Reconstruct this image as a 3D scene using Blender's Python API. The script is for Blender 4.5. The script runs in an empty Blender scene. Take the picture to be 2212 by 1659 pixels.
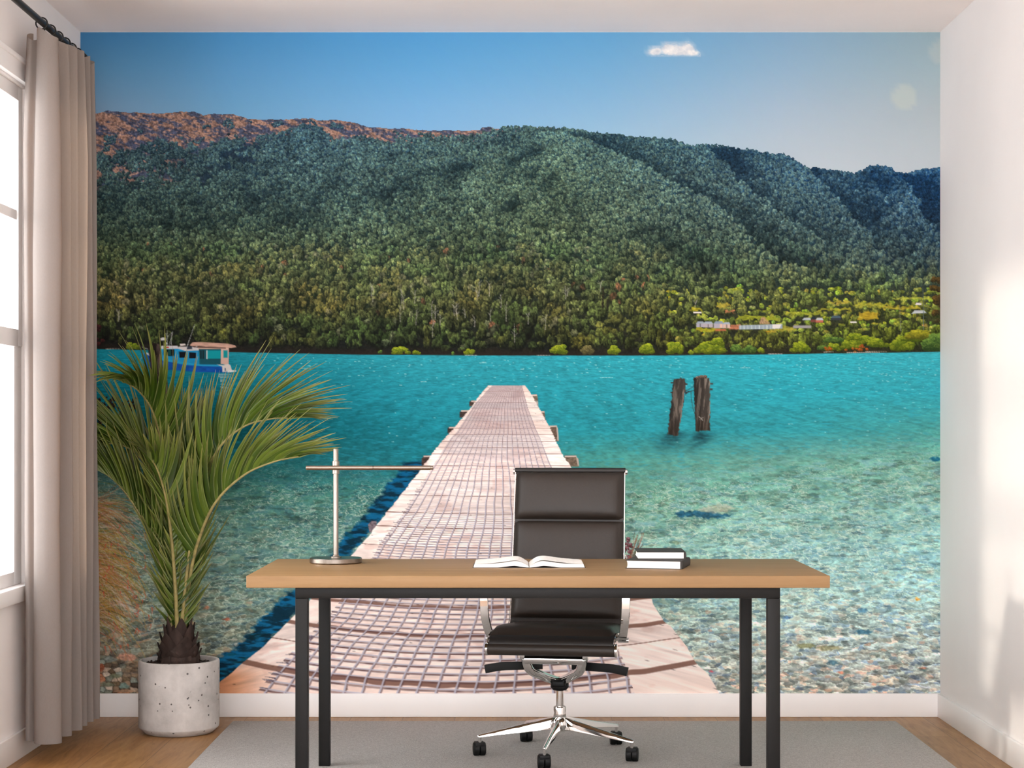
import bpy, bmesh, math, random
import numpy as np
from mathutils import Vector, Matrix

random.seed(4)
scene = bpy.context.scene
COL = scene.collection
# Room frame: X to the right, Y away from the viewer, Z up. The viewer stands at Y = 0, eyes 1.216 m above the floor.
F = 3900.0                      # focal length in reference pixels (2212 wide)
VX, VY, EYE = 1111.0, 929.0, 1.216
YB = 7.66                       # inner face of the mural wall
XL, XR, ZC = -1.84, 1.806, 2.904
YF = 0.2                        # where the modelled room begins


def pt(px, py, d):
    return Vector(((px - VX) * d / F, d, EYE - (py - VY) * d / F))


def srgb(c):
    c = np.asarray(c, np.float64) / 255.0
    return np.where(c <= 0.04045, c / 12.92, ((c + 0.055) / 1.055) ** 2.4)


# ---------------------------------------------------------------- objects and tags
def link(o, parent=None):
    COL.objects.link(o)
    if parent is not None:
        o.parent = parent
    return o


def tag(o, label=None, cat=None, group=None, kind=None):
    if label: o['label'] = label
    if cat: o['category'] = cat
    if group: o['group'] = group
    if kind: o['kind'] = kind
    return o


def thing(name, label, cat, loc=(0, 0, 0), rz=0.0, group=None):
    o = bpy.data.objects.new(name, None)
    o.empty_display_size = 0.1
    o.location = loc
    o.rotation_euler = (0, 0, rz)
    link(o)
    return tag(o, label, cat, group)


def obj(name, bm, m, parent=None, smooth=None, label=None):
    """one bmesh -> one mesh object"""
    me = bpy.data.meshes.new(name)
    bmesh.ops.recalc_face_normals(bm, faces=bm.faces)
    bm.to_mesh(me)
    bm.free()
    if smooth is not None:
        me.polygons.foreach_set('use_smooth', [True] * len(me.polygons))
        if smooth < 3.1:
            me.set_sharp_from_angle(angle=smooth)
    for mm in (m if isinstance(m, (list, tuple)) else [m]):
        me.materials.append(mm)
    o = bpy.data.objects.new(name, me)
    link(o, parent)
    if label: o['label'] = label
    return o


def struct(name, bm, m, parent=None, smooth=None):
    o = obj(name, bm, m, parent, smooth)
    o['kind'] = 'structure'
    return o


# ---------------------------------------------------------------- shapes
def box(bm, x0, x1, y0, y1, z0, z1, bevel=0.0, seg=2, M=None):
    vs = [bm.verts.new((x, y, z)) for z in (z0, z1) for y in (y0, y1) for x in (x0, x1)]
    if M is not None:
        for v in vs: v.co = M @ v.co
    fs = [bm.faces.new([vs[i] for i in f]) for f in ((0, 2, 3, 1), (4, 5, 7, 6), (0, 1, 5, 4), (2, 6, 7, 3), (0, 4, 6, 2), (1, 3, 7, 5))]
    if bevel > 0:
        es = list({e for f in fs for e in f.edges})
        bmesh.ops.bevel(bm, geom=es, offset=bevel, segments=seg, profile=0.5, affect='EDGES', clamp_overlap=True)
    return bm


def new_box(*a, **k):
    return box(bmesh.new(), *a, **k)


def rings(bm, loops, close_u=True, cap0=True, cap1=True):
    """skin a list of point loops"""
    vv = [[bm.verts.new(p) for p in lp] for lp in loops]
    n = len(vv[0])
    for a, b in zip(vv[:-1], vv[1:]):
        for i in range(n if close_u else n - 1):
            j = (i + 1) % n
            bm.faces.new((a[i], a[j], b[j], b[i]))
    if cap0 and close_u: bm.faces.new(vv[0][::-1])
    if cap1 and close_u: bm.faces.new(vv[-1])
    return vv


def lathe(bm, prof, n=48, c=(0, 0, 0), cap0=True, cap1=True):
    loops = [[(c[0] + r * math.cos(2 * math.pi * k / n), c[1] + r * math.sin(2 * math.pi * k / n), c[2] + z) for k in range(n)] for r, z in prof]
    rings(bm, loops, True, cap0, cap1)
    return bm


def frames(path):
    """tangent / side / up at each point of a path, twisting as little as possible"""
    P = [Vector(p) for p in path]
    T = []
    for i in range(len(P)):
        a = P[max(0, i - 1)]; b = P[min(len(P) - 1, i + 1)]
        T.append((b - a).normalized())
    up = Vector((0, 0, 1)) if abs(T[0].z) < .9 else Vector((0, 1, 0))
    out = []
    s = T[0].cross(up).normalized()
    for t in T:
        s = (s - t * s.dot(t)).normalized()
        out.append((t, s, s.cross(t).normalized()))
    return P, out


def tube(bm, path, r, n=12, flat=1.0, side=None, cap=True):
    """round (or flattened) bar along a path; r may be a list; flat scales the second axis"""
    P, fr = frames(path)
    loops = []
    for i, (p, (t, s, u)) in enumerate(zip(P, fr)):
        rr = r[i] if isinstance(r, (list, tuple)) else r
        if side is not None:
            s = Vector(side); s = (s - t * s.dot(t)).normalized(); u = s.cross(t)
        loops.append([p + s * (rr * math.cos(2 * math.pi * k / n)) + u * (rr * flat * math.sin(2 * math.pi * k / n)) for k in range(n)])
    rings(bm, loops, True, cap, cap)
    return bm


def ribbon(bm, path, w, th, side):
    """rectangular bar along a path, w along `side`"""
    P, fr = frames(path)
    loops = []
    for i, (p, (t, s, u)) in enumerate(zip(P, fr)):
        s = Vector(side); s = (s - t * s.dot(t)).normalized(); u = s.cross(t)
        ww = w[i] if isinstance(w, (list, tuple)) else w
        loops.append([p + s * (a * ww / 2) + u * (b * th / 2) for a, b in ((-1, -.7), (-.9, -1), (.9, -1), (1, -.7), (1, .7), (.9, 1), (-.9, 1), (-1, .7))])
    rings(bm, loops)
    return bm


def bez(pts, n=24):
    """smooth curve through points (Catmull-Rom)"""
    P = [Vector(p) for p in pts]
    P = [P[0] * 2 - P[1]] + P + [P[-1] * 2 - P[-2]]
    out = []
    m = len(P) - 3
    for i in range(n + 1):
        t = i / n * m
        k = min(int(t), m - 1); t -= k
        a, b, c, d = P[k:k + 4]
        out.append(0.5 * ((2 * b) + (c - a) * t + (2 * a - 5 * b + 4 * c - d) * t * t + (3 * b - a - 3 * c + d) * t ** 3))
    return out


# ---------------------------------------------------------------- materials
class NT:
    def __init__(s, name):
        s.m = bpy.data.materials.new(name); s.m.use_nodes = True
        s.t = s.m.node_tree; s.t.nodes.clear()
        s.out = s.t.nodes.new('ShaderNodeOutputMaterial')

    def n(s, kind, **kw):
        nd = s.t.nodes.new('ShaderNode' + kind)
        for k, v in kw.items():
            if k.startswith('i_'):
                nd.inputs[k[2:].replace('_', ' ')].default_value = v
            else:
                setattr(nd, k, v)
        return nd

    def l(s, a, b):
        s.t.links.new(a, b)

    def math(s, op, a, b=None, c=None):
        nd = s.n('Math', operation=op)
        for i, x in enumerate((a, b, c)):
            if x is None: continue
            if isinstance(x, (int, float)): nd.inputs[i].default_value = x
            else: s.l(x, nd.inputs[i])
        return nd.outputs[0]

    def ramp(s, fac, stops):
        nd = s.n('ValToRGB')
        e = nd.color_ramp.elements
        while len(e) < len(stops): e.new(0.5)
        for el, (p, c) in zip(e, stops):
            el.position = p; el.color = (*[float(x) for x in c], 1)
        s.l(fac, nd.inputs[0])
        return nd.outputs[0]

    def mix(s, fac, a, b, mode='MIX'):
        nd = s.n('Mix', data_type='RGBA', blend_type=mode)
        for i, x in ((0, fac), (6, a), (7, b)):
            if isinstance(x, (int, float)): nd.inputs[i].default_value = x
            elif isinstance(x, (tuple, list, np.ndarray)): nd.inputs[i].default_value = (*[float(v) for v in x], 1)
            else: s.l(x, nd.inputs[i])
        return nd.outputs[2]

    def coord(s, which='Object', scale=(1, 1, 1), rot=(0, 0, 0), loc=(0, 0, 0)):
        tc = s.n('TexCoord'); mp = s.n('Mapping')
        mp.inputs['Scale'].default_value = scale; mp.inputs['Rotation'].default_value = rot; mp.inputs['Location'].default_value = loc
        s.l(tc.outputs[which], mp.inputs[0])
        return mp.outputs[0]

    def noise(s, vec, scale, detail=4, rough=.55, dist=0.0):
        nd = s.n('TexNoise', i_Scale=scale, i_Detail=detail, i_Roughness=rough, i_Distortion=dist)
        s.l(vec, nd.inputs['Vector'])
        return nd.outputs['Fac']

    def bsdf(s, **kw):
        b = s.n('BsdfPrincipled')
        for k, v in kw.items():
            nm = k.replace('_', ' ')
            if hasattr(v, 'is_linked') or hasattr(v, 'links'): s.l(v, b.inputs[nm])
            elif isinstance(v, (tuple, list, np.ndarray)): b.inputs[nm].default_value = (*[float(x) for x in v], 1)
            else: b.inputs[nm].default_value = v
        s.l(b.outputs[0], s.out.inputs[0])
        s.b = b
        return b

    def bump(s, h, strength=.2, dist=.01):
        nd = s.n('Bump', i_Strength=strength, i_Distance=dist)
        s.l(h, nd.inputs['Height'])
        s.l(nd.outputs[0], s.b.inputs['Normal'])


def plain(name, col, rough=.5, metal=0.0, var=.06, scale=30.0, bump=0.0, spec=.5, stretch=(1, 1, 1)):
    """one colour with a slight procedural unevenness"""
    q = NT(name)
    v = q.coord('Object', stretch)
    f = q.noise(v, scale, 4)
    c = srgb(col)
    colr = q.ramp(f, [(.3, c * (1 - var)), (.7, np.minimum(c * (1 + var), 1))])
    q.bsdf(Base_Color=colr, Roughness=rough, Metallic=metal, Specular_IOR_Level=spec)
    if bump: q.bump(f, bump, .004)
    return q.m


def mat_wall(name, col):
    q = NT(name)
    v = q.coord('Object')
    big = q.noise(v, 2.2, 3); fine = q.noise(v, 90, 3)
    c = srgb(col)
    q.bsdf(Base_Color=q.ramp(big, [(.3, c * .965), (.7, c)]), Roughness=.75, Specular_IOR_Level=.25)
    q.bump(fine, .06, .002)
    return q.m


def mat_planks():
    q = NT('oak_planks')
    tc = q.n('TexCoord'); sp = q.n('SeparateXYZ'); q.l(tc.outputs['Object'], sp.inputs[0])
    x, y = sp.outputs[0], sp.outputs[1]
    W, Ln = .22, 1.9
    u = q.math('DIVIDE', q.math('ADD', x, .03), W)
    iu = q.math('FLOOR', u)
    wn = q.n('TexWhiteNoise', noise_dimensions='1D'); q.l(iu, wn.inputs['W'])
    v = q.math('ADD', q.math('DIVIDE', y, Ln), q.math('MULTIPLY', wn.outputs['Value'], 7.3))
    iv = q.math('FLOOR', v)
    wn2 = q.n('TexWhiteNoise', noise_dimensions='2D')
    cb = q.n('CombineXYZ'); q.l(iu, cb.inputs[0]); q.l(iv, cb.inputs[1]); q.l(cb.outputs[0], wn2.inputs['Vector'])
    r = wn2.outputs['Value']
    mp = q.n('CombineXYZ')
    q.l(q.math('ADD', q.math('MULTIPLY', x, 9.0), q.math('MULTIPLY', r, 40)), mp.inputs[0]); q.l(q.math('MULTIPLY', y, 1.1), mp.inputs[1]); q.l(q.math('MULTIPLY', r, 13), mp.inputs[2])
    grain = q.noise(mp.outputs[0], 3.2, 7, .62, 1.4)
    fineg = q.noise(mp.outputs[0], 16, 5, .6, .3)
    base = q.ramp(grain, [(.28, srgb((118, 80, 42))), (.47, srgb((154, 112, 66))), (.72, srgb((174, 134, 86)))])
    base = q.mix(q.math('MULTIPLY', q.math('SUBTRACT', 1.0, fineg), .35), base, srgb((122, 88, 52)))
    tone = q.ramp(r, [(0, (.86, .84, .82)), (.5, (1, 1, 1)), (1, (1.08, 1.04, .98))])
    base = q.mix(1.0, base, tone, 'MULTIPLY')
    fu = q.math('SUBTRACT', u, iu); fv = q.math('SUBTRACT', v, iv)
    eu = q.math('MULTIPLY', q.math('MINIMUM', fu, q.math('SUBTRACT', 1.0, fu)), W)
    ev = q.math('MULTIPLY', q.math('MINIMUM', fv, q.math('SUBTRACT', 1.0, fv)), Ln)
    gap = q.math('LESS_THAN', q.math('MINIMUM', eu, ev), .0012)
    base = q.mix(gap, base, srgb((84, 56, 32)))
    q.bsdf(Base_Color=base, Roughness=.42, Specular_IOR_Level=.4)
    q.bump(q.math('SUBTRACT', fineg, gap), .12, .003)
    return q.m


def mat_oak_top():
    q = NT('light_oak')
    v = q.coord('Object', (.55, 9, 9))
    g = q.noise(v, 3.0, 7, .6, 1.0); g2 = q.noise(v, 26, 4, .6)
    base = q.ramp(g, [(.25, srgb((132, 101, 66))), (.5, srgb((145, 113, 76))), (.75, srgb((155, 126, 88)))])
    base = q.mix(q.math('MULTIPLY', g2, .22), base, srgb((130, 100, 66)))
    q.bsdf(Base_Color=base, Roughness=.5, Specular_IOR_Level=.35)
    q.bump(g2, .05, .002)
    return q.m


def mat_concrete():
    q = NT('pale_concrete')
    v = q.coord('Object')
    cl = q.noise(v, 9, 6, .6); fine = q.noise(v, 60, 4)
    st = q.noise(q.coord('Object', (1, 1, .18)), 14, 4, .6)
    base = q.ramp(cl, [(.25, srgb((164, 160, 156))), (.5, srgb((202, 198, 194))), (.75, srgb((226, 222, 218)))])
    base = q.mix(q.math('MULTIPLY', st, .5), base, srgb((146, 140, 137)))
    vo = q.n('TexVoronoi', i_Scale=34.0); q.l(v, vo.inputs['Vector'])
    sz = q.math('MULTIPLY', q.math('GREATER_THAN', q.noise(v, 17, 2), .40), .14)
    pit = q.math('LESS_THAN', vo.outputs['Distance'], sz)
    vo2 = q.n('TexVoronoi', i_Scale=9.0); q.l(v, vo2.inputs['Vector'])
    pit2 = q.math('LESS_THAN', vo2.outputs['Distance'], .075)
    pits = q.math('MAXIMUM', pit, pit2)
    base = q.mix(q.math('MULTIPLY', pits, .85), base, srgb((56, 52, 50)))
    q.bsdf(Base_Color=base, Roughness=.85, Specular_IOR_Level=.2)
    q.bump(q.math('SUBTRACT', q.math('MULTIPLY', fine, .4), pits), .35, .004)
    return q.m


def mat_rug():
    q = NT('grey_wool')
    v = q.coord('Object')
    f = q.noise(v, 420, 3, .7); f2 = q.noise(v, 150, 2, .6); b = q.noise(q.coord('Object', (4, 1, 1)), 90, 2)
    base = q.ramp(q.math('ADD', q.math('MULTIPLY', f, .7), q.math('MULTIPLY', f2, .3)), [(.33, srgb((142, 137, 134))), (.5, srgb((184, 180, 176))), (.68, srgb((224, 221, 218)))])
    q.bsdf(Base_Color=base, Roughness=.95, Specular_IOR_Level=.1)
    q.bump(q.math('ADD', f, b), .6, .006)
    return q.m


def mat_curtain():
    q = NT('taupe_linen')
    tc = q.n('TexCoord')
    f = q.noise(q.coord('Object', (30, 30, 4)), 30, 3, .6)
    c = srgb((146, 139, 135))
    col = q.ramp(f, [(.3, c * .93), (.7, c * 1.05)])
    d = q.n('BsdfDiffuse'); t = q.n('BsdfTranslucent'); mx = q.n('MixShader'); mx.inputs[0].default_value = .34
    q.l(col, d.inputs[0]); q.l(q.mix(.6, col, srgb((210, 168, 128))), t.inputs[0])
    q.l(d.outputs[0], mx.inputs[1]); q.l(t.outputs[0], mx.inputs[2]); q.l(mx.outputs[0], q.out.inputs[0])
    return q.m


def mat_glass():
    q = NT('window_glass')
    g = q.n('BsdfGlossy'); g.inputs['Roughness'].default_value = .02
    t = q.n('BsdfTransparent'); mx = q.n('MixShader'); mx.inputs[0].default_value = .05
    q.l(t.outputs[0], mx.inputs[1]); q.l(g.outputs[0], mx.inputs[2]); q.l(mx.outputs[0], q.out.inputs[0])
    return q.m


def mat_leaf():
    q = NT('palm_leaf')
    a = q.n('Attribute', attribute_name='blade')           # x: across the leaflet, y: along it, z: per-leaflet random
    sp = q.n('SeparateXYZ'); q.l(a.outputs['Vector'], sp.inputs[0])
    base = q.ramp(sp.outputs[2], [(0, srgb((36, 56, 13))), (.5, srgb((58, 82, 20))), (1, srgb((94, 112, 36)))])
    base = q.mix(q.math('MULTIPLY', q.math('POWER', sp.outputs[1], 5.0), .55), base, srgb((176, 160, 96)))
    edge = q.math('GREATER_THAN', sp.outputs[0], .82)
    base = q.mix(q.math('MULTIPLY', edge, .35), base, srgb((170, 176, 112)))
    b = q.n('BsdfPrincipled'); q.l(base, b.inputs['Base Color']); b.inputs['Roughness'].default_value = .34; b.inputs['Specular IOR Level'].default_value = .5
    t = q.n('BsdfTranslucent'); q.l(q.mix(.5, base, srgb((150, 170, 30))), t.inputs[0])
    mx = q.n('MixShader'); mx.inputs[0].default_value = .15
    q.l(b.outputs[0], mx.inputs[1]); q.l(t.outputs[0], mx.inputs[2]); q.l(mx.outputs[0], q.out.inputs[0])
    return q.m


def mat_print():
    q = NT('printed_paper')
    a = q.n('Attribute', attribute_name='ink')
    q.bsdf(Base_Color=a.outputs['Color'], Roughness=.8, Specular_IOR_Level=.12)
    return q.m


M = dict(
    wall=mat_wall('warm_white_paint', (233, 229, 227)),
    ceil=mat_wall('white_ceiling_paint', (250, 239, 234)),
    trim=plain('white_gloss_paint', (243, 241, 240), .4, 0, .01, 4),
    floor=mat_planks(), oak=mat_oak_top(), concrete=mat_concrete(), rug=mat_rug(), curtain=mat_curtain(), glass=mat_glass(), leaf=mat_leaf(), ink=mat_print(),
    paper=plain('white_paper', (240, 238, 234), .75, 0, .02, 60),
    pages=plain('book_pages', (238, 236, 232), .8, 0, .05, 260, .1, .2, (.02, .02, 3)),
    bookcloth=plain('dark_book_cloth', (46, 43, 41), .7, 0, .12, 300, .15),
    black=plain('black_powder_coat', (13, 12, 11), .5, 0, .14, 500, .12, .25),
    rod=plain('black_rod_metal', (30, 28, 26), .42, .3, .05, 60),
    chrome=plain('polished_chrome', (226, 224, 222), .06, 1, .02, 8),
    steel=plain('brushed_nickel', (150, 141, 132), .30, 1, .06, 60, .05, .5, (8, 8, 1)),
    steel_h=plain('brushed_nickel_bar', (150, 138, 126), .26, 1, .06, 60, .05, .5, (1, 8, 8)),
    leather=plain('dark_brown_leather', (42, 35, 30), .46, 0, .07, 120, .10, .38),
    leather_dark=plain('dark_seam_leather', (26, 22, 20), .5, 0, .07, 120, .05),
    plastic=plain('black_plastic', (7, 7, 7), .55, 0, .1, 80, 0, .25),
    soil=plain('dark_potting_soil', (44, 32, 26), .95, 0, .6, 130, .9),
    bark=plain('dark_palm_fibre', (54, 41, 36), .8, 0, .45, 40, .5, .3, (1, 1, .35)),
    rachis=plain('pale_leaf_stem', (138, 126, 76), .55, 0, .3, 40),
)


# ---------------------------------------------------------------- the printed picture of the mural
# The picture is computed as a colour field over the mural sheet (pure noise / geometry functions), one value per mesh point.
MX0, MX1, MY0, MY1 = 174.0, 2030.5, 70.0, 1498.0       # extent of the sheet in reference units
STEP = 1.5
rng = np.random.default_rng(11)
NXG = int(round((MX1 - MX0) / STEP)) + 1
NYG = int(round((MY1 - MY0) / STEP)) + 1
gx = np.linspace(MX0, MX1, NXG)
gy = np.linspace(MY0, MY1, NYG)
XX, YY = np.meshgrid(gx, gy)
XX = XX.astype(np.float32); YY = YY.astype(np.float32)


def hsh(ix, iy, seed):
    h = (ix.astype(np.int64) * 374761393 + iy.astype(np.int64) * 668265263 + seed * 974634733) & 0x7FFFFFFF
    h = ((h ^ (h >> 13)) * 1274126177) & 0x7FFFFFFF
    h = ((h ^ (h >> 15)) * 461845907) & 0x7FFFFFFF
    return ((h ^ (h >> 16)) & 0xFFFFFF).astype(np.float32) / np.float32(0xFFFFFF)


def vnoise(u, v, seed=0):
    iu = np.floor(u); iv = np.floor(v)
    fu = (u - iu).astype(np.float32); fv = (v - iv).astype(np.float32)
    iu = iu.astype(np.int64); iv = iv.astype(np.int64)
    fu = fu * fu * (3 - 2 * fu); fv = fv * fv * (3 - 2 * fv)
    a = hsh(iu, iv, seed); b = hsh(iu + 1, iv, seed); c = hsh(iu, iv + 1, seed); d = hsh(iu + 1, iv + 1, seed)
    return (a + (b - a) * fu) * (1 - fv) + (c + (d - c) * fu) * fv


def fbm(u, v, seed=0, octv=4, gain=0.5):
    s = 0; amp = 1.0; tot = 0
    for o in range(octv):
        s = s + amp * vnoise(u * 2 ** o + 17.3 * o, v * 2 ** o + 9.1 * o, seed + o * 31)
        tot += amp; amp *= gain
    return s / tot


def voronoi(u, v, seed=0):
    """F1, F2 and a per-cell random number"""
    iu = np.floor(u).astype(np.int64); iv = np.floor(v).astype(np.int64)
    f1 = np.full(u.shape, 9.0, np.float32); f2 = f1.copy(); cid = np.zeros(u.shape, np.float32); oy = cid.copy()
    for dy in (-1, 0, 1):
        for dx in (-1, 0, 1):
            cx = iu + dx; cy = iv + dy
            px = cx + 0.1 + 0.8 * hsh(cx, cy, seed); py = cy + 0.1 + 0.8 * hsh(cx, cy, seed + 7)
            d = ((px - u) ** 2 + (py - v) ** 2).astype(np.float32)
            r = hsh(cx, cy, seed + 13)
            near = d < f1
            f2 = np.where(near, f1, np.minimum(f2, d))
            cid = np.where(near, r, cid)
            oy = np.where(near, v - py, oy)
            f1 = np.where(near, d, f1)
    global VOY
    VOY = oy.astype(np.float32)
    return np.sqrt(f1), np.sqrt(f2), cid


def sstep(a, b, x):
    t = np.clip((x - a) / (b - a), 0, 1)
    return t * t * (3 - 2 * t)


def grid_colour(xs, ys, rows, X, Y):
    """smooth colour from a table of colours at (xs, ys)"""
    T = np.array(rows, np.float32)
    xs = np.array(xs, np.float32); ys = np.array(ys, np.float32)
    ix = np.clip(np.searchsorted(xs, X) - 1, 0, len(xs) - 2); iy = np.clip(np.searchsorted(ys, Y) - 1, 0, len(ys) - 2)
    fx = np.clip((X - xs[ix]) / (xs[ix + 1] - xs[ix]), 0, 1)[..., None]
    fy = np.clip((Y - ys[iy]) / (ys[iy + 1] - ys[iy]), 0, 1)[..., None]
    return (T[iy, ix] * (1 - fx) + T[iy, ix + 1] * fx) * (1 - fy) + (T[iy + 1, ix] * (1 - fx) + T[iy + 1, ix + 1] * fx) * fy


C = np.zeros((NYG, NXG, 3), np.float32)                 # display colours 0..255
L = np.zeros((NYG, NXG), np.uint8)                      # which printed motif a point belongs to
SKY, HILL, LAKE, JETTY, BOAT, POST1, POST2, POST3, CLOUD, GRASS, SHRUB1, SHRUB2 = range(12)


def rows_of(y0, y1):
    return slice(max(0, int((y0 - MY0) / STEP)), min(NYG, int((y1 - MY0) / STEP) + 2))


def cols_of(x0, x1):
    return slice(max(0, int((x0 - MX0) / STEP)), min(NXG, int((x1 - MX0) / STEP) + 2))


def mix_in(sl, a, col, label=None):
    a = np.asarray(a, np.float32)
    C[sl] = C[sl] * (1 - a[..., None]) + np.asarray(col, np.float32) * a[..., None]
    if label is not None:
        L[sl] = np.where(a > 0.5, label, L[sl])


def poly_mask(pts, X, Y, soft=0.9):
    """antialiased polygon: signed distance by edges (even-odd inside)"""
    inside = np.zeros(X.shape, bool); d2 = np.full(X.shape, 1e9, np.float32)
    n = len(pts)
    for i in range(n):
        x0, y0 = pts[i]; x1, y1 = pts[(i + 1) % n]
        if y0 != y1:
            hit = ((y0 > Y) != (y1 > Y)) & (X < (x1 - x0) * (Y - y0) / (y1 - y0) + x0)
            inside ^= hit
        ex, ey = x1 - x0, y1 - y0
        t = np.clip(((X - x0) * ex + (Y - y0) * ey) / max(ex * ex + ey * ey, 1e-6), 0, 1)
        d2 = np.minimum(d2, (X - x0 - t * ex) ** 2 + (Y - y0 - t * ey) ** 2)
    d = np.sqrt(d2)
    return np.clip(0.5 + np.where(inside, d, -d) / (2 * soft), 0, 1)


def poly(pts, col, label=None, soft=0.9, alpha=1.0, tex=0.0, seed=5, sx=6.0, sy=6.0, rough=0.0):
    xs = [p[0] for p in pts]; ys = [p[1] for p in pts]
    sl = (rows_of(min(ys) - 3 - rough, max(ys) + 3 + rough), cols_of(min(xs) - 3 - rough, max(xs) + 3 + rough))
    X, Y = XX[sl], YY[sl]
    if rough:
        q = vnoise(X / 5, Y / 5, seed + 3) - .5; r = vnoise(X / 5, Y / 5, seed + 4) - .5
        m = poly_mask(pts, X + q * 2 * rough, Y + r * 2 * rough, soft)
    else:
        m = poly_mask(pts, X, Y, soft)
    col = np.asarray(col, np.float32)
    if tex:
        t = fbm(X / sx, Y / sy, seed, 3) - 0.5
        col = col * (1 + tex * 2 * t[..., None])
    mix_in(sl, m * alpha, col, label)


def stroke(p0, p1, p2, w, col, alpha=1.0, label=None):
    """a tapering curved hair"""
    ln = abs(p2[0] - p0[0]) + abs(p2[1] - p0[1])
    n = int(ln / STEP * 1.6) + 4
    t = np.linspace(0, 1, n)
    x = (1 - t) ** 2 * p0[0] + 2 * t * (1 - t) * p1[0] + t * t * p2[0]
    y = (1 - t) ** 2 * p0[1] + 2 * t * (1 - t) * p1[1] + t * t * p2[1]
    fx = (x - MX0) / STEP; fy = (y - MY0) / STEP
    hw = np.maximum(w * (1 - 0.6 * t) / STEP, 0.35)
    R = int(np.ceil(hw.max())) + 1
    for oy in range(-R, R + 1):
        for ox in range(-R, R + 1):
            ix = np.round(fx).astype(int) + ox; iy = np.round(fy).astype(int) + oy
            dd = np.hypot(ix - fx, iy - fy)
            a = np.clip(hw + 0.5 - dd, 0, 1) * alpha
            ok = (a > 0.02) & (ix >= 0) & (ix < NXG) & (iy >= 0) & (iy < NYG)
            a = a[ok][:, None]
            C[iy[ok], ix[ok]] = C[iy[ok], ix[ok]] * (1 - a) + np.array(col, np.float32) * a
            if label is not None:
                k = a[:, 0] > 0.4
                L[iy[ok][k], ix[ok][k]] = label


def blob_templates(n=40, size=40, seed=3, rag=0.30):
    """tree-crown stamps: alpha and light (0 dark .. 1 lit)"""
    out = []
    yy, xx = np.meshgrid(np.linspace(-1.15, 1.15, size), np.linspace(-1.15, 1.15, size), indexing='ij')
    for k in range(n):
        r = np.hypot(xx, yy); th = np.arctan2(yy, xx)
        rad = 0.82 + rag * (vnoise(np.cos(th) * 2.4 + 9 * k, np.sin(th) * 2.4 + 5, seed + k) - .5) + 0.3 * rag * (vnoise(xx * 7 + k, yy * 7, seed + 50 + k) - .5)
        if k % 3 == 0:
            rad = rad * (1 - 0.35 * np.clip(-yy, 0, 1))         # pointed crowns
        a = np.clip((rad - r) * 7 + .5, 0, 1)
        tex = fbm(xx * 3.2 + 3 * k, yy * 3.2, seed + 90 + k, 3) - .5
        s = 0.50 - 0.60 * yy - 0.20 * xx + 1.35 * tex - 0.30 * r
        out.append((a.astype(np.float32), np.clip(s, 0, 1).astype(np.float32)))
    return out


TPL = blob_templates()


def stamp(cx, cy, w, h, dark, lit, k, alpha=1.0, label=None):
    x0 = int(round((cx - w / 2 - MX0) / STEP)); x1 = int(round((cx + w / 2 - MX0) / STEP)) + 1
    y0 = int(round((cy - h - MY0) / STEP)); y1 = int(round((cy - MY0) / STEP)) + 1
    nx, ny = x1 - x0, y1 - y0
    if nx < 2 or ny < 2:
        return
    a, s = TPL[k % len(TPL)]
    n = a.shape[0]
    jx = (np.arange(nx) * n // nx); jy = (np.arange(ny) * n // ny)
    cx0, cx1, cy0, cy1 = max(0, x0), min(NXG, x1), max(0, y0), min(NYG, y1)
    if cx1 <= cx0 or cy1 <= cy0:
        return
    jx = jx[cx0 - x0:cx1 - x0]; jy = jy[cy0 - y0:cy1 - y0]
    aa = (a[np.ix_(jy, jx)] * alpha)[..., None]; ss = s[np.ix_(jy, jx)][..., None]
    sub = C[cy0:cy1, cx0:cx1]
    sub *= (1 - aa); sub += aa * (dark * (1 - ss) + lit * ss)
    if label is not None:
        l = L[cy0:cy1, cx0:cx1]
        l[aa[..., 0] > .5] = label


def polyline(pts):
    a = np.array(pts, np.float32)
    return a[:, 0], a[:, 1]


# ------------------------------------------------ sky
sky_x = [174, 500, 900, 1300, 1700, 2030]
sky_y = [70, 150, 230, 300, 380]
sky = [[(62, 122, 168), (76, 148, 202), (86, 160, 214), (100, 166, 212), (134, 174, 204), (152, 178, 188)],
       [(88, 140, 178), (94, 158, 208), (100, 168, 218), (116, 174, 216), (148, 182, 208), (164, 186, 194)],
       [(118, 152, 182), (108, 166, 208), (118, 176, 222), (134, 182, 218), (166, 190, 210), (178, 192, 198)],
       [(128, 156, 184), (120, 170, 208), (128, 180, 222), (150, 190, 218), (178, 196, 210), (186, 198, 204)],
       [(128, 156, 184), (124, 172, 208), (136, 184, 222), (160, 196, 218), (188, 202, 212), (194, 204, 210)]]
C[:] = grid_colour(sky_x, sky_y, sky, XX, YY)
# pale lens discs that are part of the print, and the little clouds
sl = (rows_of(60, 270), cols_of(1880, 2031))
d = np.hypot(XX[sl] - 1953, YY[sl] - 210)
mix_in(sl, 0.55 * np.clip((30 - d) / 6, 0, 1), (200, 210, 200))
d = np.hypot(XX[sl] - 2034, YY[sl] - 113)
mix_in(sl, 0.35 * np.clip((30 - d) / 6, 0, 1), (205, 208, 200))
sl = (rows_of(76, 200), cols_of(1370, 1540))
X, Y = XX[sl], YY[sl]
cl = 0
for (cx, cy, rx, ry, s) in ((1412, 112, 18, 9, .9), (1442, 104, 22, 11, 1.1), (1470, 106, 26, 12, 1.2), (1488, 102, 12, 15, .9), (1503, 115, 13, 7, .6), (1431, 136, 11, 4, .4), (1443, 184, 16, 5, .35), (1455, 116, 40, 6, .6)):
    cl = cl + s * np.exp(-(((X - cx) / rx) ** 2 + ((Y - cy) / ry) ** 2))
cl = np.clip((cl * (0.35 + 1.3 * fbm(X / 13, Y / 9, 41, 4)) - 0.30) * 1.35, 0, 1)
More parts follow.
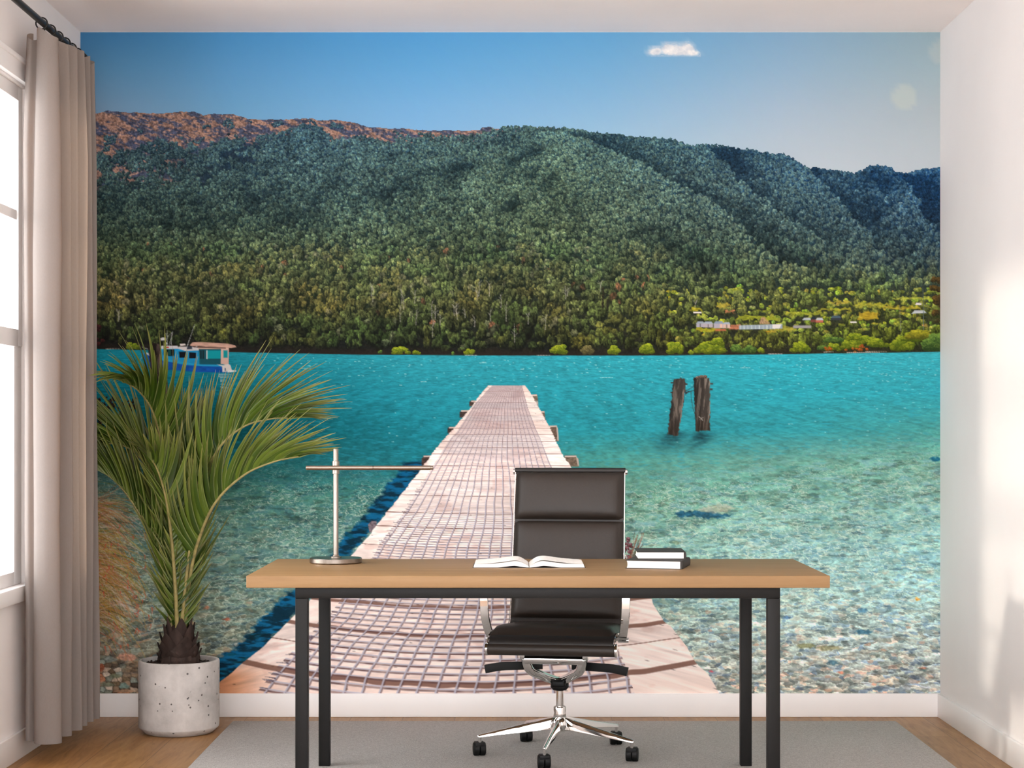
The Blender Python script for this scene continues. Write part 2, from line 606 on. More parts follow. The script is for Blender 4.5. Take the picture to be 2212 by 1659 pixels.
shade = np.clip(fbm(X / 10, Y / 8, 47, 3) * 1.6 - .3, 0, 1)[..., None]
mix_in(sl, cl * .95, np.array((205, 210, 218)) * (1 - shade) + np.array((255, 250, 244)) * shade)
L[sl][cl > .3] = CLOUD

SKYC = C.copy()

# ------------------------------------------------ mountain
ridge = [(174, 245), (209, 244), (233, 238), (258, 242), (306, 243.5), (347, 245), (392, 240.5), (423, 242), (438, 248), (466, 246), (504, 247), (537, 256), (564, 258), (605, 258), (650, 256), (671, 255), (688, 260), (721, 259), (757, 263), (775, 268), (793, 275), (836, 277), (874, 277), (917, 281.5), (975, 281.5), (1036, 281.5), (1041, 274), (1059, 273), (1071, 277), (1097, 274), (1140, 274), (1178, 275), (1221, 277), (1241, 280), (1274, 287), (1317, 289), (1344, 293), (1365, 298), (1413, 298), (1461, 302), (1488, 315), (1512, 314), (1540, 313), (1574, 318), (1598, 324), (1615, 322), (1650, 330.5), (1701, 334), (1718, 348), (1743, 363), (1794, 366.6), (1842, 374.5), (1870, 365), (1883, 358), (1918, 360), (1938, 373.5), (1962, 376), (1993, 365), (2031, 363)]
rx_, ry_ = polyline(ridge)
shore = [(174, 753), (209, 754), (500, 761), (760, 766), (1100, 768.5), (1380, 768.5), (1678, 765.5), (1917, 762), (2031, 760)]
sx_, sy_ = polyline(shore)
RID = np.interp(gx, rx_, ry_).astype(np.float32)
RID = RID + (vnoise(gx / 6, gx * 0, 61) - .5) * np.interp(gx, [174, 1000, 1300, 2030], [2.5, 2.5, 5, 6])
SHO = np.interp(gx, sx_, sy_).astype(np.float32)
tree_line = [(174, 345), (215, 338), (262, 330), (305, 312), (345, 302), (400, 310), (440, 316), (480, 300), (520, 300), (570, 292), (610, 288), (650, 268), (690, 272), (720, 300), (745, 302), (780, 292), (830, 310), (870, 306), (905, 296), (960, 296), (1010, 294), (1050, 286), (1075, 279), (1100, 271), (2031, 200)]
tx_, ty_ = polyline(tree_line)
TL = np.interp(gx, tx_, ty_)
sl = (rows_of(225, 775), slice(0, NXG))
X, Y = XX[sl], YY[sl]
m = np.clip((Y - RID[None, :]) / 1.5 + .5, 0, 1) * (Y < SHO[None, :] + 2)
# bare alpine slope: tawny grass with blue rock shadows along slanting ribs
rib = fbm((X + 2.2 * Y) / 44, (Y - .42 * X) / 9, 71, 4)
fine = fbm(X / 5, Y / 3, 77, 3)
rib2 = fbm((X + 1.6 * Y) / 14, (Y - .30 * X) / 3.2, 73, 3)
t = np.clip((rib - .47) * 4.5 + (fine - .5) * 2.2 + (rib2 - .5) * 2.4 + .35, 0, 1)[..., None]
bare = np.array((74, 82, 106), np.float32) * (1 - t) + np.array((154, 122, 108), np.float32) * t
bare = bare * (0.74 + .38 * fine[..., None])
mix_in(sl, m, bare, HILL)

# light falling over the folds of the mountain, drawn with the picture (crest lines with a lit and a shaded flank)
spurs = [  # points of a crest, strength of shade on the right, reach, strength of the lit flank on the left, reach
    ([(1225, 285), (1290, 312), (1380, 352), (1450, 392), (1520, 425), (1570, 455), (1615, 505), (1670, 552), (1760, 600), (1850, 632)], .50, 60, .30, 90),
    ([(1530, 318), (1560, 352), (1600, 392), (1650, 430), (1715, 480), (1775, 520), (1840, 570)], .48, 48, .24, 60),
    ([(1700, 336), (1750, 372), (1800, 420), (1850, 470), (1890, 520), (1930, 575)], .52, 55, .24, 60),
    ([(1940, 376), (1968, 408), (1990, 450), (2010, 478), (2035, 520)], .95, 80, .25, 50),
    ([(1870, 368), (1890, 400), (1925, 450), (1950, 500)], .35, 40, .15, 40),
]
SH = np.zeros(X.shape, np.float32)
for pts, sd, rd, sl_, rl in spurs:
    ax, ay = polyline(pts)
    wob = (vnoise(Y / 16, X * 0 + 3, 83) - .5) * 16
    cx = np.interp(Y, ay, ax) + wob
    on = ((Y > ay[0]) & (Y < ay[-1])).astype(np.float32) * sstep(ay[-1], ay[-1] - 70, Y)
    dd = X - cx
    SH += on * np.where(dd > 0, -1.45 * sd * np.exp(-(np.abs(dd) / rd) ** 1.5), sl_ * np.exp(-np.abs(dd) / rl))
for (cx, cy, rx, ry, ang, s) in ((985, 362, 40, 20, -10, -.55), (1115, 345, 34, 11, -24, -.55), (1168, 322, 26, 8, -35, -.4), (1135, 375, 30, 10, -25, -.35), (1070, 395, 60, 9, -32, -.3), (1105, 445, 34, 14, -25, -.45), (1165, 412, 60, 8, -30, -.22), (830, 415, 40, 16, -20, -.4), (900, 395, 14, 50, 15, -.3), (1240, 360, 60, 30, 20, .16), (1330, 430, 90, 30, 30, .12), (620, 455, 70, 26, 0, -.28), (680, 400, 40, 30, 0, -.15), (1880, 385, 40, 20, 0, -.5), (1890, 455, 26, 30, 20, -.5), (1570, 340, 26, 14, 20, -.5), (1600, 330, 30, 8, 10, -.3), (360, 480, 120, 30, 10, -.18), (1500, 560, 90, 26, 25, -.28), (1400, 500, 60, 18, 20, -.15), (560, 560, 100, 22, 0, .12), (1600, 590, 60, 16, 20, -.2), (1240, 300, 60, 14, 15, .2), (1060, 300, 50, 10, 0, -.1), (1000, 420, 40, 10, -20, .1), (880, 430, 34, 14, -15, .12)):
    ca, sa = math.cos(math.radians(ang)), math.sin(math.radians(ang))
    u = (X - cx) * ca + (Y - cy) * sa; v = -(X - cx) * sa + (Y - cy) * ca
    SH += (1.55 * s if s < 0 else 1.2 * s) * np.exp(-(u / rx) ** 2 - (v / ry) ** 2)
SH += (fbm((X + Y) / 75, (Y - .3 * X) / 45, 87, 3) - .5) * .55
shade_rows = sl[0].start

xs5 = [209, 700, 1200, 1600, 2030]; ys6 = [270, 380, 480, 580, 660, 745]
lit_t = [[(86, 116, 116), (88, 122, 122), (108, 138, 120), (88, 126, 132), (56, 108, 148)],
         [(88, 114, 106), (96, 124, 112), (116, 138, 108), (104, 132, 122), (86, 122, 138)],
         [(90, 112, 92), (98, 122, 100), (112, 130, 96), (106, 128, 112), (92, 122, 128)],
         [(108, 122, 80), (112, 126, 82), (110, 126, 82), (106, 126, 94), (96, 118, 108)],
         [(122, 120, 78), (116, 120, 72), (120, 126, 76), (136, 146, 78), (150, 156, 74)],
         [(80, 98, 50), (80, 96, 52), (82, 96, 50), (114, 126, 50), (124, 142, 44)]]
drk_t = [[(22, 46, 72), (24, 52, 78), (30, 58, 76), (18, 58, 94), (6, 62, 124)],
         [(22, 44, 58), (26, 50, 66), (30, 54, 58), (26, 54, 78), (15, 60, 106)],
         [(22, 40, 44), (24, 44, 50), (28, 46, 44), (26, 48, 58), (22, 52, 82)],
         [(28, 40, 28), (28, 40, 32), (26, 40, 32), (28, 44, 42), (28, 48, 62)],
         [(30, 34, 22), (26, 34, 22), (30, 36, 24), (38, 48, 30), (54, 62, 32)],
         [(14, 17, 13), (15, 19, 15), (17, 21, 15), (34, 36, 22), (38, 46, 20)]]
lit_t = np.array(lit_t, np.float32); drk_t = np.array(drk_t, np.float32)

# the forest floor below the tree line
sl = (rows_of(225, 775), slice(0, NXG))
ff = np.clip((Y - (np.interp(X, tx_, ty_) + 10)) / 10, 0, 1) * m * (1 - sstep(480, 300, X) * sstep(420, 390, Y))
mix_in(sl, ff * .9, grid_colour(xs5, ys6, drk_t, X, Y) * .95)
trees = []
y = 262.0
while y < 768:
    f = np.interp(y, [262, 380, 500, 620, 768], [0, .28, .5, .8, 1])
    w0 = 7.4 + 13 * f ** 1.6; h0 = 8.6 + 25 * f ** 1.9
    x = 176 + rng.random() * w0
    while x < 2036:
        trees.append((x + rng.normal() * w0 * .2, y + rng.normal() * h0 * .16, w0 * rng.uniform(.6, 1.6), h0 * rng.uniform(.6, 1.5)))
        x += w0 * .66
    y += h0 * .36
trees.sort(key=lambda q: q[1])
tr = np.array(trees)
T_lit = grid_colour(xs5, ys6, lit_t, tr[:, 0], tr[:, 1]); T_drk = grid_colour(xs5, ys6, drk_t, tr[:, 0], tr[:, 1])
T_rid = np.interp(tr[:, 0], rx_, ry_); T_sho = np.interp(tr[:, 0], sx_, sy_); T_tl = np.interp(tr[:, 0], tx_, ty_)
T_tint = fbm(tr[:, 0] / 60, tr[:, 1] / 40, 101, 3); T_yel = fbm(tr[:, 0] / 40, tr[:, 1] / 12, 105, 3); T_gap = fbm(tr[:, 0] / 26, tr[:, 1] / 16, 109, 3); T_clump = fbm(tr[:, 0] / 24, tr[:, 1] / 20, 113, 3)
for i in range(len(tr)):
    x, y, w, h = tr[i]
    if y > T_sho[i] - 2 or y - h * .75 < T_rid[i] - (4 if x > 1080 else -2):
        continue
    gap = y - T_tl[i]
    if gap < 4 and x < 1080:
        if not (T_gap[i] > .62 and gap > -40):
            continue
        w *= .8; h *= .8
    elif x < 560 and y < 420:
        if T_gap[i] < .30 + .14 * max(0, 1 - gap / 95) + (.10 if x < 260 else 0):
            continue
    iy = min(max(int((y - h * .5 - MY0) / STEP) - shade_rows, 0), SH.shape[0] - 1); ix = min(max(int((x - MX0) / STEP), 0), NXG - 1)
    s = float(SH[iy, ix]) + rng.normal() * .17 + (T_clump[i] - .52) * (1.25 if x < 1250 else .75)
    lit = T_lit[i].copy(); drk = T_drk[i].copy()
    tn = (T_tint[i] - .5) * 2
    if y > 540:                                           # autumn tints low on the slope
        lit += np.array((26, 4, -10)) * max(0, tn + .1) * (1 if x < 1480 else .5) + np.array((-14, 6, -8)) * max(0, -tn)
        if rng.random() < (.014 if x < 1480 else .003):
            lit = np.array((146, 98, 70), np.float32)
        elif rng.random() < .06 and x < 1300:
            lit = lit * .6 + np.array((140, 132, 126)) * .4
    elif rng.random() < .05:
        lit = lit * .7 + np.array((130, 138, 130)) * .3
    if x > 1440 and 626 < y < 745:                        # sunlit scrub and meadows around the village
        on = sstep(1440, 1560, x) * (1 if y < 712 else .8)
        if T_yel[i] > .62 - .20 * on:
            lit = np.array((168, 172, 62), np.float32) + rng.normal(size=3) * 14; drk = np.array((88, 104, 42), np.float32)
            h *= .42; w *= .8; s *= .4
        elif rng.random() < .35:
            h *= .6
    k = 1 + s
    if s < 0:
        s = max(s, -.9)
        lit = lit * (1 + s) + drk * (-s) * 1.0
        drk = drk * (1 + .45 * s)
    else:
        lit = lit * (1 + .35 * s) + np.array((12, 9, 0)) * s; drk = drk * (1 + .5 * s)
    j = 1 + rng.normal() * .07
    stamp(x, y, w, h, drk * j, lit * j, int(rng.integers(0, 40)), 1.0, HILL)

sl = (rows_of(225, 775), slice(0, NXG))
X, Y = XX[sl], YY[sl]
gr = (fbm(X / 3.1, Y / 3.4, 121, 3, .7) - .5) * m * (L[sl] == HILL)
C[sl] *= (1.03 + 1.05 * gr)[..., None]

# pale dead trunks standing in the forest
for (x, y0, y1) in ((806, 622, 652), (803, 616, 640), (868, 625, 655), (865, 660, 695), (872, 640, 668), (896, 628, 655), (899, 672, 702), (935, 690, 728), (934, 652, 690), (940, 660, 690), (951, 680, 702), (982, 660, 682), (988, 662, 690), (986, 655, 680), (1005, 668, 686), (1025, 684, 706), (1034, 610, 640), (1031, 622, 648), (1057, 612, 640), (1082, 636, 664), (1094, 652, 694), (1060, 668, 694), (1222, 618, 646), (1226, 622, 640), (1178, 680, 712), (1112, 700, 740), (1502, 648, 668), (256, 668, 694), (258, 676, 690), (1297, 610, 630), (1141, 675, 700)):
    stroke((x, y1), (x + rng.normal() * 1.5, (y0 + y1) / 2), (x + rng.normal() * 2, y0), .75, (172, 168, 160), .75)
    for q in range(3):
        yy = rng.uniform(y0, y0 + (y1 - y0) * .7); sg = rng.choice((-1, 1))
        stroke((x, yy), (x + sg * 2, yy - 3), (x + sg * rng.uniform(3, 7), yy - rng.uniform(4, 9)), .4, (160, 158, 150), .55)
for (x, y0, y1, w) in ((1302, 622, 668, 3.2), (1312, 652, 670, 2.2)):
    for q in range(6):
        stamp(x, y1 - q * (y1 - y0) / 6, w * 2.2, 14, np.array((34, 34, 26.)), np.array((64, 60, 40.)), q * 3)

# the village: meadow strips, houses, roofs
for (x0, x1, y, hh, c) in ((1588, 1680, 690, 8, (150, 158, 42)), (1490, 1520, 672, 9, (190, 178, 40)), (1545, 1580, 664, 8, (176, 160, 60)), (1560, 1590, 676, 5, (190, 120, 84)), (1690, 1780, 680, 5, (150, 156, 48)), (1760, 1840, 672, 6, (172, 168, 52)), (1840, 1930, 662, 6, (176, 172, 56)), (1850, 1900, 690, 16, (190, 160, 44)), (1900, 1990, 668, 7, (182, 166, 50)), (1500, 1560, 716, 9, (172, 164, 40)), (1650, 1720, 714, 8, (160, 152, 56)), (1930, 2030, 648, 6, (168, 172, 66)), (1780, 1840, 655, 4, (176, 160, 60))):
    poly([(x0, y), (x0 + 8, y - hh), (x1 - 6, y - hh), (x1, y)], c, None, 1.2, .8, .35, int(x0), 5, 3, 4)
poly([(1575, 712), (1578, 702), (1600, 701), (1602, 712)], (186, 118, 88), None, 1, .9, .3, 9, 3, 3, 1)
poly([(1640, 700), (1644, 686), (1652, 686), (1664, 700)], (196, 150, 126), None, 1, .7, .3, 9, 3, 3, 1)
poly([(1545, 715), (1545, 711), (1568, 711), (1568, 715)], (188, 104, 74), None, 1, .9)


def house(x0, x1, y0, y1, wall, roof, rh=.45, gaps=0):
    ym = y0 + (y1 - y0) * rh
    poly([(x0, y1), (x0, ym), (x1, ym), (x1, y1)], wall, None, .6)
    poly([(x0 - .6, ym), (x0 + (x1 - x0) * .2, y0), (x1 - (x1 - x0) * .15, y0), (x1 + .6, ym)], roof, None, .6)
    for g in range(gaps):
        xg = x0 + (g + .5) * (x1 - x0) / gaps
        poly([(xg - .9, y1 - .5), (xg - .9, ym + 1), (xg + .9, ym + 1), (xg + .9, y1 - .5)], (70, 64, 66), None, .6, .8)


house(1504, 1521, 694.5, 707, (168, 164, 178), (150, 164, 180), .35, 1)
house(1519, 1540, 695, 707.5, (176, 166, 172), (158, 172, 186), .35, 1)
house(1541.5, 1563, 694, 709, (172, 166, 178), (136, 152, 172), .35)
house(1562, 1577, 696, 709, (206, 178, 164), (168, 178, 192), .35, 1)
poly([(1555, 708), (1555, 700), (1560, 700), (1560, 708)], (222, 184, 160), None, .6)
poly([(1596, 712), (1596, 703), (1690, 700), (1690, 710), (1660, 711)], (150, 164, 172), None, .7)
for q in range(11):
    xg = 1598 + q * 8.2
    poly([(xg, 711), (xg, 703), (xg + rng.uniform(1, 3), 703), (xg + 2, 711)], (214, 224, 222) if q % 2 else (190, 200, 200), None, .6, .8)
poly([(1668, 710), (1668, 701), (1688, 700), (1684, 709)], (222, 218, 214), None, .7)
house(1733, 1752, 686.5, 692, (60, 62, 70), (178, 186, 192), .9)
house(1751, 1763, 684, 696, (120, 66, 58), (40, 48, 60), .55)
house(1762, 1778, 686.5, 697, (182, 104, 84), (184, 190, 194), .5)
house(1794, 1816, 682, 692, (52, 56, 62), (74, 92, 108), .5)
poly([(1713, 709), (1713, 703), (1752, 703), (1752, 709)], (152, 148, 150), None, .8)
poly([(1836, 698), (1836, 694.5), (1850, 694.5), (1850, 698)], (226, 220, 214), None, .6)
poly([(1497, 677), (1498, 673.5), (1515, 673.5), (1515, 677)], (222, 214, 210), None, .6)
poly([(1976, 659), (1979, 654), (1990, 655), (1990, 659)], (226, 218, 218), None, .6)
poly([(1968, 678), (1975, 671), (1996, 671), (2001, 676)], (190, 196, 200), None, .6)
stroke((1995, 718), (1995, 670), (1994, 622), .9, (96, 112, 118), .85)
stroke((1946, 715), (1945, 690), (1943, 660), .8, (130, 130, 124), .8)
for q in range(6):
    stroke((1994.5, 640 + q * 9), (1998, 639 + q * 9), (2002, 640 + q * 9), .45, (90, 104, 110), .7)

# dark bank and bright bushes along the far shore
sl = (rows_of(735, 775), slice(0, NXG))
X, Y = XX[sl], YY[sl]
sho = np.interp(X, sx_, sy_)
bank = sstep(20, 2, (sho - Y)) * (Y < sho + 1) * np.interp(X, [174, 1250, 1500, 2031], [.75, .75, .45, .3])
mix_in(sl, np.clip(bank, 0, 1) * (.55 + .6 * fbm(X / 9, Y / 5, 131, 3)), (42, 32, 27))
bush = [(287, 756, 32, 15, 0), (823, 766, 12, 11, 1), (864, 767, 42, 18, 0), (901, 767, 20, 10, 0), (978, 768, 8, 6, 1), (1014, 768, 26, 15, 0), (1207, 767.5, 40, 25, 0), (1268, 768, 30, 24, 2), (1326, 768, 32, 22, 0), (1398, 767, 38, 25, 0), (1456, 767, 44, 31, 0), (1492, 768, 13, 11, 0), (1536, 767, 72, 31, 0), (1548, 748, 40, 18, 0), (1588, 764, 30, 20, 1), (1618, 765, 40, 19, 1), (1645, 764, 20, 12, 0), (1729, 763, 44, 26, 0), (1775, 758, 30, 14, 1), (1800, 760, 34, 18, 0), (1838, 756, 50, 24, 0), (1870, 745, 44, 20, 0), (1846, 738, 40, 18, 0), (1895, 752, 50, 22, 0), (1800, 742, 44, 16, 1), (1950, 760, 60, 36, 0), (1975, 740, 60, 26, 0), (1990, 735, 70, 24, 3), (2020, 760, 60, 44, 1), (2005, 758, 40, 26, 1)]
for (x, y, w, h, kind) in bush:
    lit, drk = (((174, 186, 44), (80, 100, 24)), ((126, 158, 64), (52, 80, 36)), ((138, 130, 78), (76, 72, 44)), ((190, 182, 44), (100, 104, 30)))[kind]
    for q in range(int(5 + w * h / 40)):
        fx, fy = rng.uniform(-.5, .5), rng.uniform(0, .75)
        if abs(fx) * 2 > 1.05 - fy * .8:
            continue
        stamp(x + fx * w * .82, y - fy * h * .8, w * .34 + 4, h * .36 + 4, np.array(drk, float) * (.75 + .5 * fy), np.array(lit, float) * (.78 + .4 * fy), int(rng.integers(0, 40)), 1, HILL)
for (x, y, c) in ((1790, 756, (196, 110, 34)), (1856, 757, (206, 104, 40)), (1836, 758, (190, 120, 40)), (1862, 752, (190, 96, 40))):
    for q in range(5):
        stamp(x + rng.normal() * 7, y + rng.normal() * 2, 9, 6, np.array((110, 60, 24.)), np.array(c, float), int(rng.integers(0, 40)))
for q in range(26):                                       # russet tree at the right border
    stamp(2026 + rng.normal() * 8, rng.uniform(610, 700), 18, 16, np.array((48, 40, 24.)), np.array((120, 92, 40.)) if rng.random() < .6 else np.array((84, 88, 44.)), int(rng.integers(0, 40)), 1, HILL)
for (x0, x1, y) in ((1660, 1690, 765), (1780, 1800, 761), (1830, 1900, 762), (1870, 1915, 760), (1005, 1030, 768), (1160, 1190, 768.5), (230, 260, 754)):
    stroke((x0, y), ((x0 + x1) / 2, y - 1), (x1, y - .5), .9, (206, 196, 186), .8)
for q in range(34):                                       # dark red tree at the left border, half behind the curtain
    stamp(203 + rng.normal() * 8, rng.uniform(705, 754), 12, 11, np.array((40, 18, 22.)), np.array((92, 46, 44.)), int(rng.integers(0, 40)), 1, HILL)

# ------------------------------------------------ lake
sl = (rows_of(750, 1499), slice(0, NXG))
X, Y = XX[sl], YY[sl]
sho = np.interp(X, sx_, sy_)
lake_m = np.clip((Y - sho) / 1.2 + .5, 0, 1)
lx = [209, 500, 900, 1300, 1700, 2030]; ly = [765, 850, 930, 1000, 1080, 1200, 1350, 1497]
lake = [[(16, 138, 156), (24, 142, 158), (44, 158, 172), (46, 166, 180), (48, 178, 192), (60, 182, 194)],
        [(4, 118, 134), (10, 124, 140), (34, 150, 166), (40, 156, 168), (44, 168, 182), (54, 176, 188)],
        [(4, 100, 110), (8, 108, 120), (26, 138, 152), (38, 148, 158), (48, 156, 164), (78, 166, 160)],
        [(64, 108, 106), (38, 116, 120), (26, 122, 132), (78, 160, 148), (112, 168, 152), (134, 174, 156)],
        [(104, 128, 116), (92, 136, 124), (70, 130, 126), (122, 168, 146), (136, 178, 164), (146, 182, 172)],
        [(136, 142, 122), (122, 150, 140), (110, 146, 140), (134, 168, 158), (148, 178, 176), (154, 186, 186)],
        [(142, 136, 116), (130, 146, 134), (120, 146, 140), (138, 162, 156), (158, 178, 176), (162, 182, 182)],
        [(134, 116, 96), (122, 134, 116), (120, 140, 130), (148, 160, 152), (160, 170, 162), (154, 162, 154)]]
base = grid_colour(lx, ly, lake, X, Y) * np.array((1.0, .955, .96), np.float32)
# where the pale lake bed shows through
edge = np.interp(X, [174, 400, 560, 900, 1250, 1400, 1600, 1800, 2031], [1000, 990, 985, 1010, 1020, 1008, 985, 955, 922])
n1 = fbm(X / 60, Y / 14, 151, 3) - .5
shal = sstep(-25, 75, Y - edge + n1 * 40)[..., None]
# wind ripples on the deep water
pw = 1.0 / np.maximum(Y - 700, 20)
ru = (X - 1110) * pw * 9.0; rv = 2600 * pw
rip = fbm(ru * 1.3, rv * 1.0, 161, 4, .62) - .5
rip2 = fbm(X / 11 + 3 * n1, Y / np.interp(Y, [750, 900, 1100], [1.8, 3.0, 4.5]), 167, 3, .6) - .5
deep = base * (1 + .26 * rip[..., None] + .34 * rip2[..., None])
dash = sstep(.60, .74, fbm(X / 16, Y / 2.6, 173, 2))[..., None] * np.interp(Y, [765, 840, 1000], [.2, .6, .8])[..., None]
deep = deep * (1 - .5 * dash) + np.array((44, 172, 196), np.float32) * .5 * dash
# lake bed: pebbles and a net of sunlight
hh_ = 3.0 + np.maximum(Y - 930, 0) * .0080
cv = np.log(hh_ / 3.0) / .0080 + (np.minimum(Y, 930) - 930) / 3.0
ww_ = 10 + np.maximum(Y - 930, 0) * .0105
cu = (X - 1500) / ww_
wx = fbm(cu * .7, cv * .7, 181, 3) - .5; wy = fbm(cu * .7 + 40, cv * .7, 187, 3) - .5
f1, f2, cid = voronoi(cu + 1.7 * wx, cv + 1.7 * wy, 191)
net = np.exp(-((f2 - f1) / .13) ** 2)
g1, g2, gid = voronoi(cu * .44 + 1.5 * wy, cv * .40 + 1.5 * wx, 197)
net2 = np.exp(-((g2 - g1) / .085) ** 2)
pal = np.array([(98, 118, 114), (114, 136, 128), (128, 148, 138), (140, 158, 148), (156, 172, 160), (124, 144, 146), (106, 132, 142), (88, 112, 126), (160, 162, 144), (168, 156, 138), (142, 148, 130), (134, 154, 148)], np.float32)
voy = VOY
pebs = pal[np.minimum((cid * 12).astype(int), 11)] * (.80 + .40 * fbm(X / 4, Y / 2.4, 199, 3))[..., None] * np.clip(1.02 - .55 * voy * np.interp(Y, [1150, 1420], [0, 1]), .6, 1.3)[..., None]
warm = np.interp(Y, [1000, 1250, 1497], [.0, .25, .55])[..., None]
tone = base / np.array((132, 150, 142), np.float32)
bed = pebs * tone * (1.0 + .04 * warm)
kk = np.interp(Y, [940, 1050, 1200, 1400, 1497], [.22, .40, .52, .74, .88])[..., None]
shl = base * (1 - kk) + bed * kk
gw = (sstep(1480, 1200, Y) * .9 + .1)[..., None]
shl = shl * (1 + gw * np.array((-.10, .055, .035), np.float32))
big = fbm(X / 70, (Y + .25 * X) / 16, 203, 4) - .5
shl = shl * (1 + .40 * big[..., None]) * (1 + .30 * rip2[..., None])
nl = np.clip(net * .42 + net2 * .85, 0, 1) * np.interp(Y, [950, 1060, 1300, 1430, 1497], [.35, .85, .95, .72, .42]) * sstep(.32, .62, fbm(X / 42, Y / 22, 207, 3) + .12)
shl = shl * (1 - nl[..., None] * .8) + np.array((222, 238, 220), np.float32) * nl[..., None] * .8
bl = sstep(.56, .70, fbm(X / 26, Y / 5.5, 211, 3)) * np.interp(Y, [930, 1000, 1250, 1400], [.4, .55, .35, .12])
bcol = np.where((X < 900)[..., None], np.array((64, 122, 140), np.float32), np.array((132, 186, 204), np.float32))
shl = shl * (1 - bl[..., None] * .8) + bcol * bl[..., None] * .8
dk = sstep(.60, .72, fbm(X / 22, Y / 6, 217, 3)) * np.interp(Y, [930, 1050, 1497], [.3, .5, .55])
shl = shl * (1 - .42 * dk[..., None])
# scattered dark, rusty and pale stones near the beach
big1, big2, bid = voronoi(cu * .62 + .5 * wx, cv * .62 + .5 * wy, 223)
spot = (big1 < .30) & (bid > .80) & (Y > 1230)
sc_ = np.array([(82, 104, 116), (92, 112, 118), (180, 142, 118), (70, 84, 84), (206, 200, 184), (92, 104, 92)], np.float32)[np.clip((((bid - .80) / .20) * 6).astype(int), 0, 5)]
al = np.clip((.34 - big1) / .08, 0, 1) * spot * np.interp(Y, [1230, 1400], [.30, .6])
shl = shl * (1 - al[..., None]) + sc_ * al[..., None]
water = deep * (1 - shal) + shl * shal
# brown stony beach in the bottom left corner
bch = sstep(0, 1, (Y - 1330) / 130 - (X - 209) / 210 + .35 * n1)[..., None] * sstep(1330, 1400, Y)[..., None]
stone = np.array([(96, 78, 62), (132, 112, 92), (156, 130, 108), (178, 158, 138), (176, 122, 92), (120, 124, 112), (70, 58, 50), (196, 182, 166), (140, 150, 140), (112, 96, 74)], np.float32)
b1, b2, bi2 = voronoi((X + 9 * wx) / 15, (Y + 6 * wy) / 9.5, 229)
st = stone[np.minimum((bi2 * 10).astype(int), 9)] * (.68 + .42 * sstep(.0, .26, b2 - b1))[..., None] * (.8 + .4 * fbm(X / 3, Y / 3, 231, 2))[..., None]
water = water * (1 - bch) + st * bch
mix_in(sl, lake_m, water, LAKE)
# glints
for q in range(620):
    x = rng.uniform(560, 2030); y = 772 + rng.exponential(60)
    if y > 960 or rng.random() > np.interp(x, [560, 1300, 2030], [.3, .6, 1]):
        continue
    stroke((x, y), (x + 1.5, y - .3), (x + rng.uniform(1, 4), y), .4, (190, 236, 236), rng.uniform(.4, .95))
for (x, y, w) in ((1044, 784, 14), (1045, 783, 8), (915, 825, 12), (1310, 816, 26), (1610, 795, 20), (1665, 842, 9), (1708, 916, 9), (1128, 798, 6), (665, 797, 12), (655, 796, 8)):
    stroke((x - w / 2, y), (x, y - 1), (x + w / 2, y - .5), .7, (190, 232, 232), .8)

# sunken stones
poly([(1452, 1112), (1470, 1106), (1500, 1103), (1535, 1104), (1560, 1110), (1584, 1112), (1560, 1118), (1530, 1120), (1495, 1115), (1470, 1116)], (28, 82, 110), None, 1.5, .85, .5, 31, 8, 4, 3)
poly([(1505, 1101), (1530, 1092), (1560, 1090), (1590, 1096), (1575, 1104), (1540, 1108)], (190, 180, 152), None, 2.5, .55, .35, 33, 9, 4, 3)
poly([(1580, 1072), (1640, 1062), (1690, 1060), (1680, 1070), (1620, 1078)], (70, 110, 100), None, 5, .4, .4, 35, 12, 5, 4)
for (x, y, w, h, c) in ((2022, 992, 34, 8, (20, 96, 130)), (1863, 1318, 26, 9, (74, 122, 150)), (1866, 1365, 42, 9, (52, 100, 124)), (1798, 1432, 28, 9, (66, 106, 124)), (1993, 1445, 24, 9, (72, 96, 96)), (1994, 1443, 16, 4, (206, 130, 100)), (1700, 1334, 22, 6, (84, 124, 164)), (1982, 1294, 11, 5, (222, 150, 50)), (1537, 1450, 12, 4, (222, 74, 86)), (1790, 1400, 60, 10, (138, 138, 104)), (1740, 1395, 46, 10, (124, 128, 92)), (1905, 1383, 40, 9, (150, 160, 150)), (1815, 1453, 16, 5, (206, 130, 104)), (1970, 1472, 20, 8, (168, 164, 160)), (1945, 1489, 24, 9, (120, 134, 140)), (2016, 1490, 22, 8, (196, 180, 164)), (1888, 1478, 14, 6, (200, 150, 124)), (425, 1306, 40, 7, (84, 92, 96)), (447, 1312, 14, 9, (190, 130, 100)), (413, 1346, 22, 9, (176, 146, 118)), (490, 1337, 18, 5, (192, 104, 78)), (275, 1420, 46, 16, (200, 150, 128)), (250, 1460, 26, 10, (112, 120, 96)), (268, 1482, 24, 12, (130, 164, 156)), (232, 1478, 34, 10, (124, 132, 112)), (270, 1493, 50, 8, (176, 140, 112)), (296, 1405, 30, 10, (150, 160, 146)), (240, 1424, 30, 10, (140, 148, 142)), (218, 1442, 16, 16, (150, 84, 60)), (1460, 1172, 18, 6, (140, 170, 140))):
    poly([(x - w / 2, y), (x - w * .3, y - h * .5), (x + w * .2, y - h * .5), (x + w / 2, y), (x + w * .2, y + h * .5), (x - w * .25, y + h * .45)], c, None, 1.6, .85, .35, int(x), 5, 4, 2)

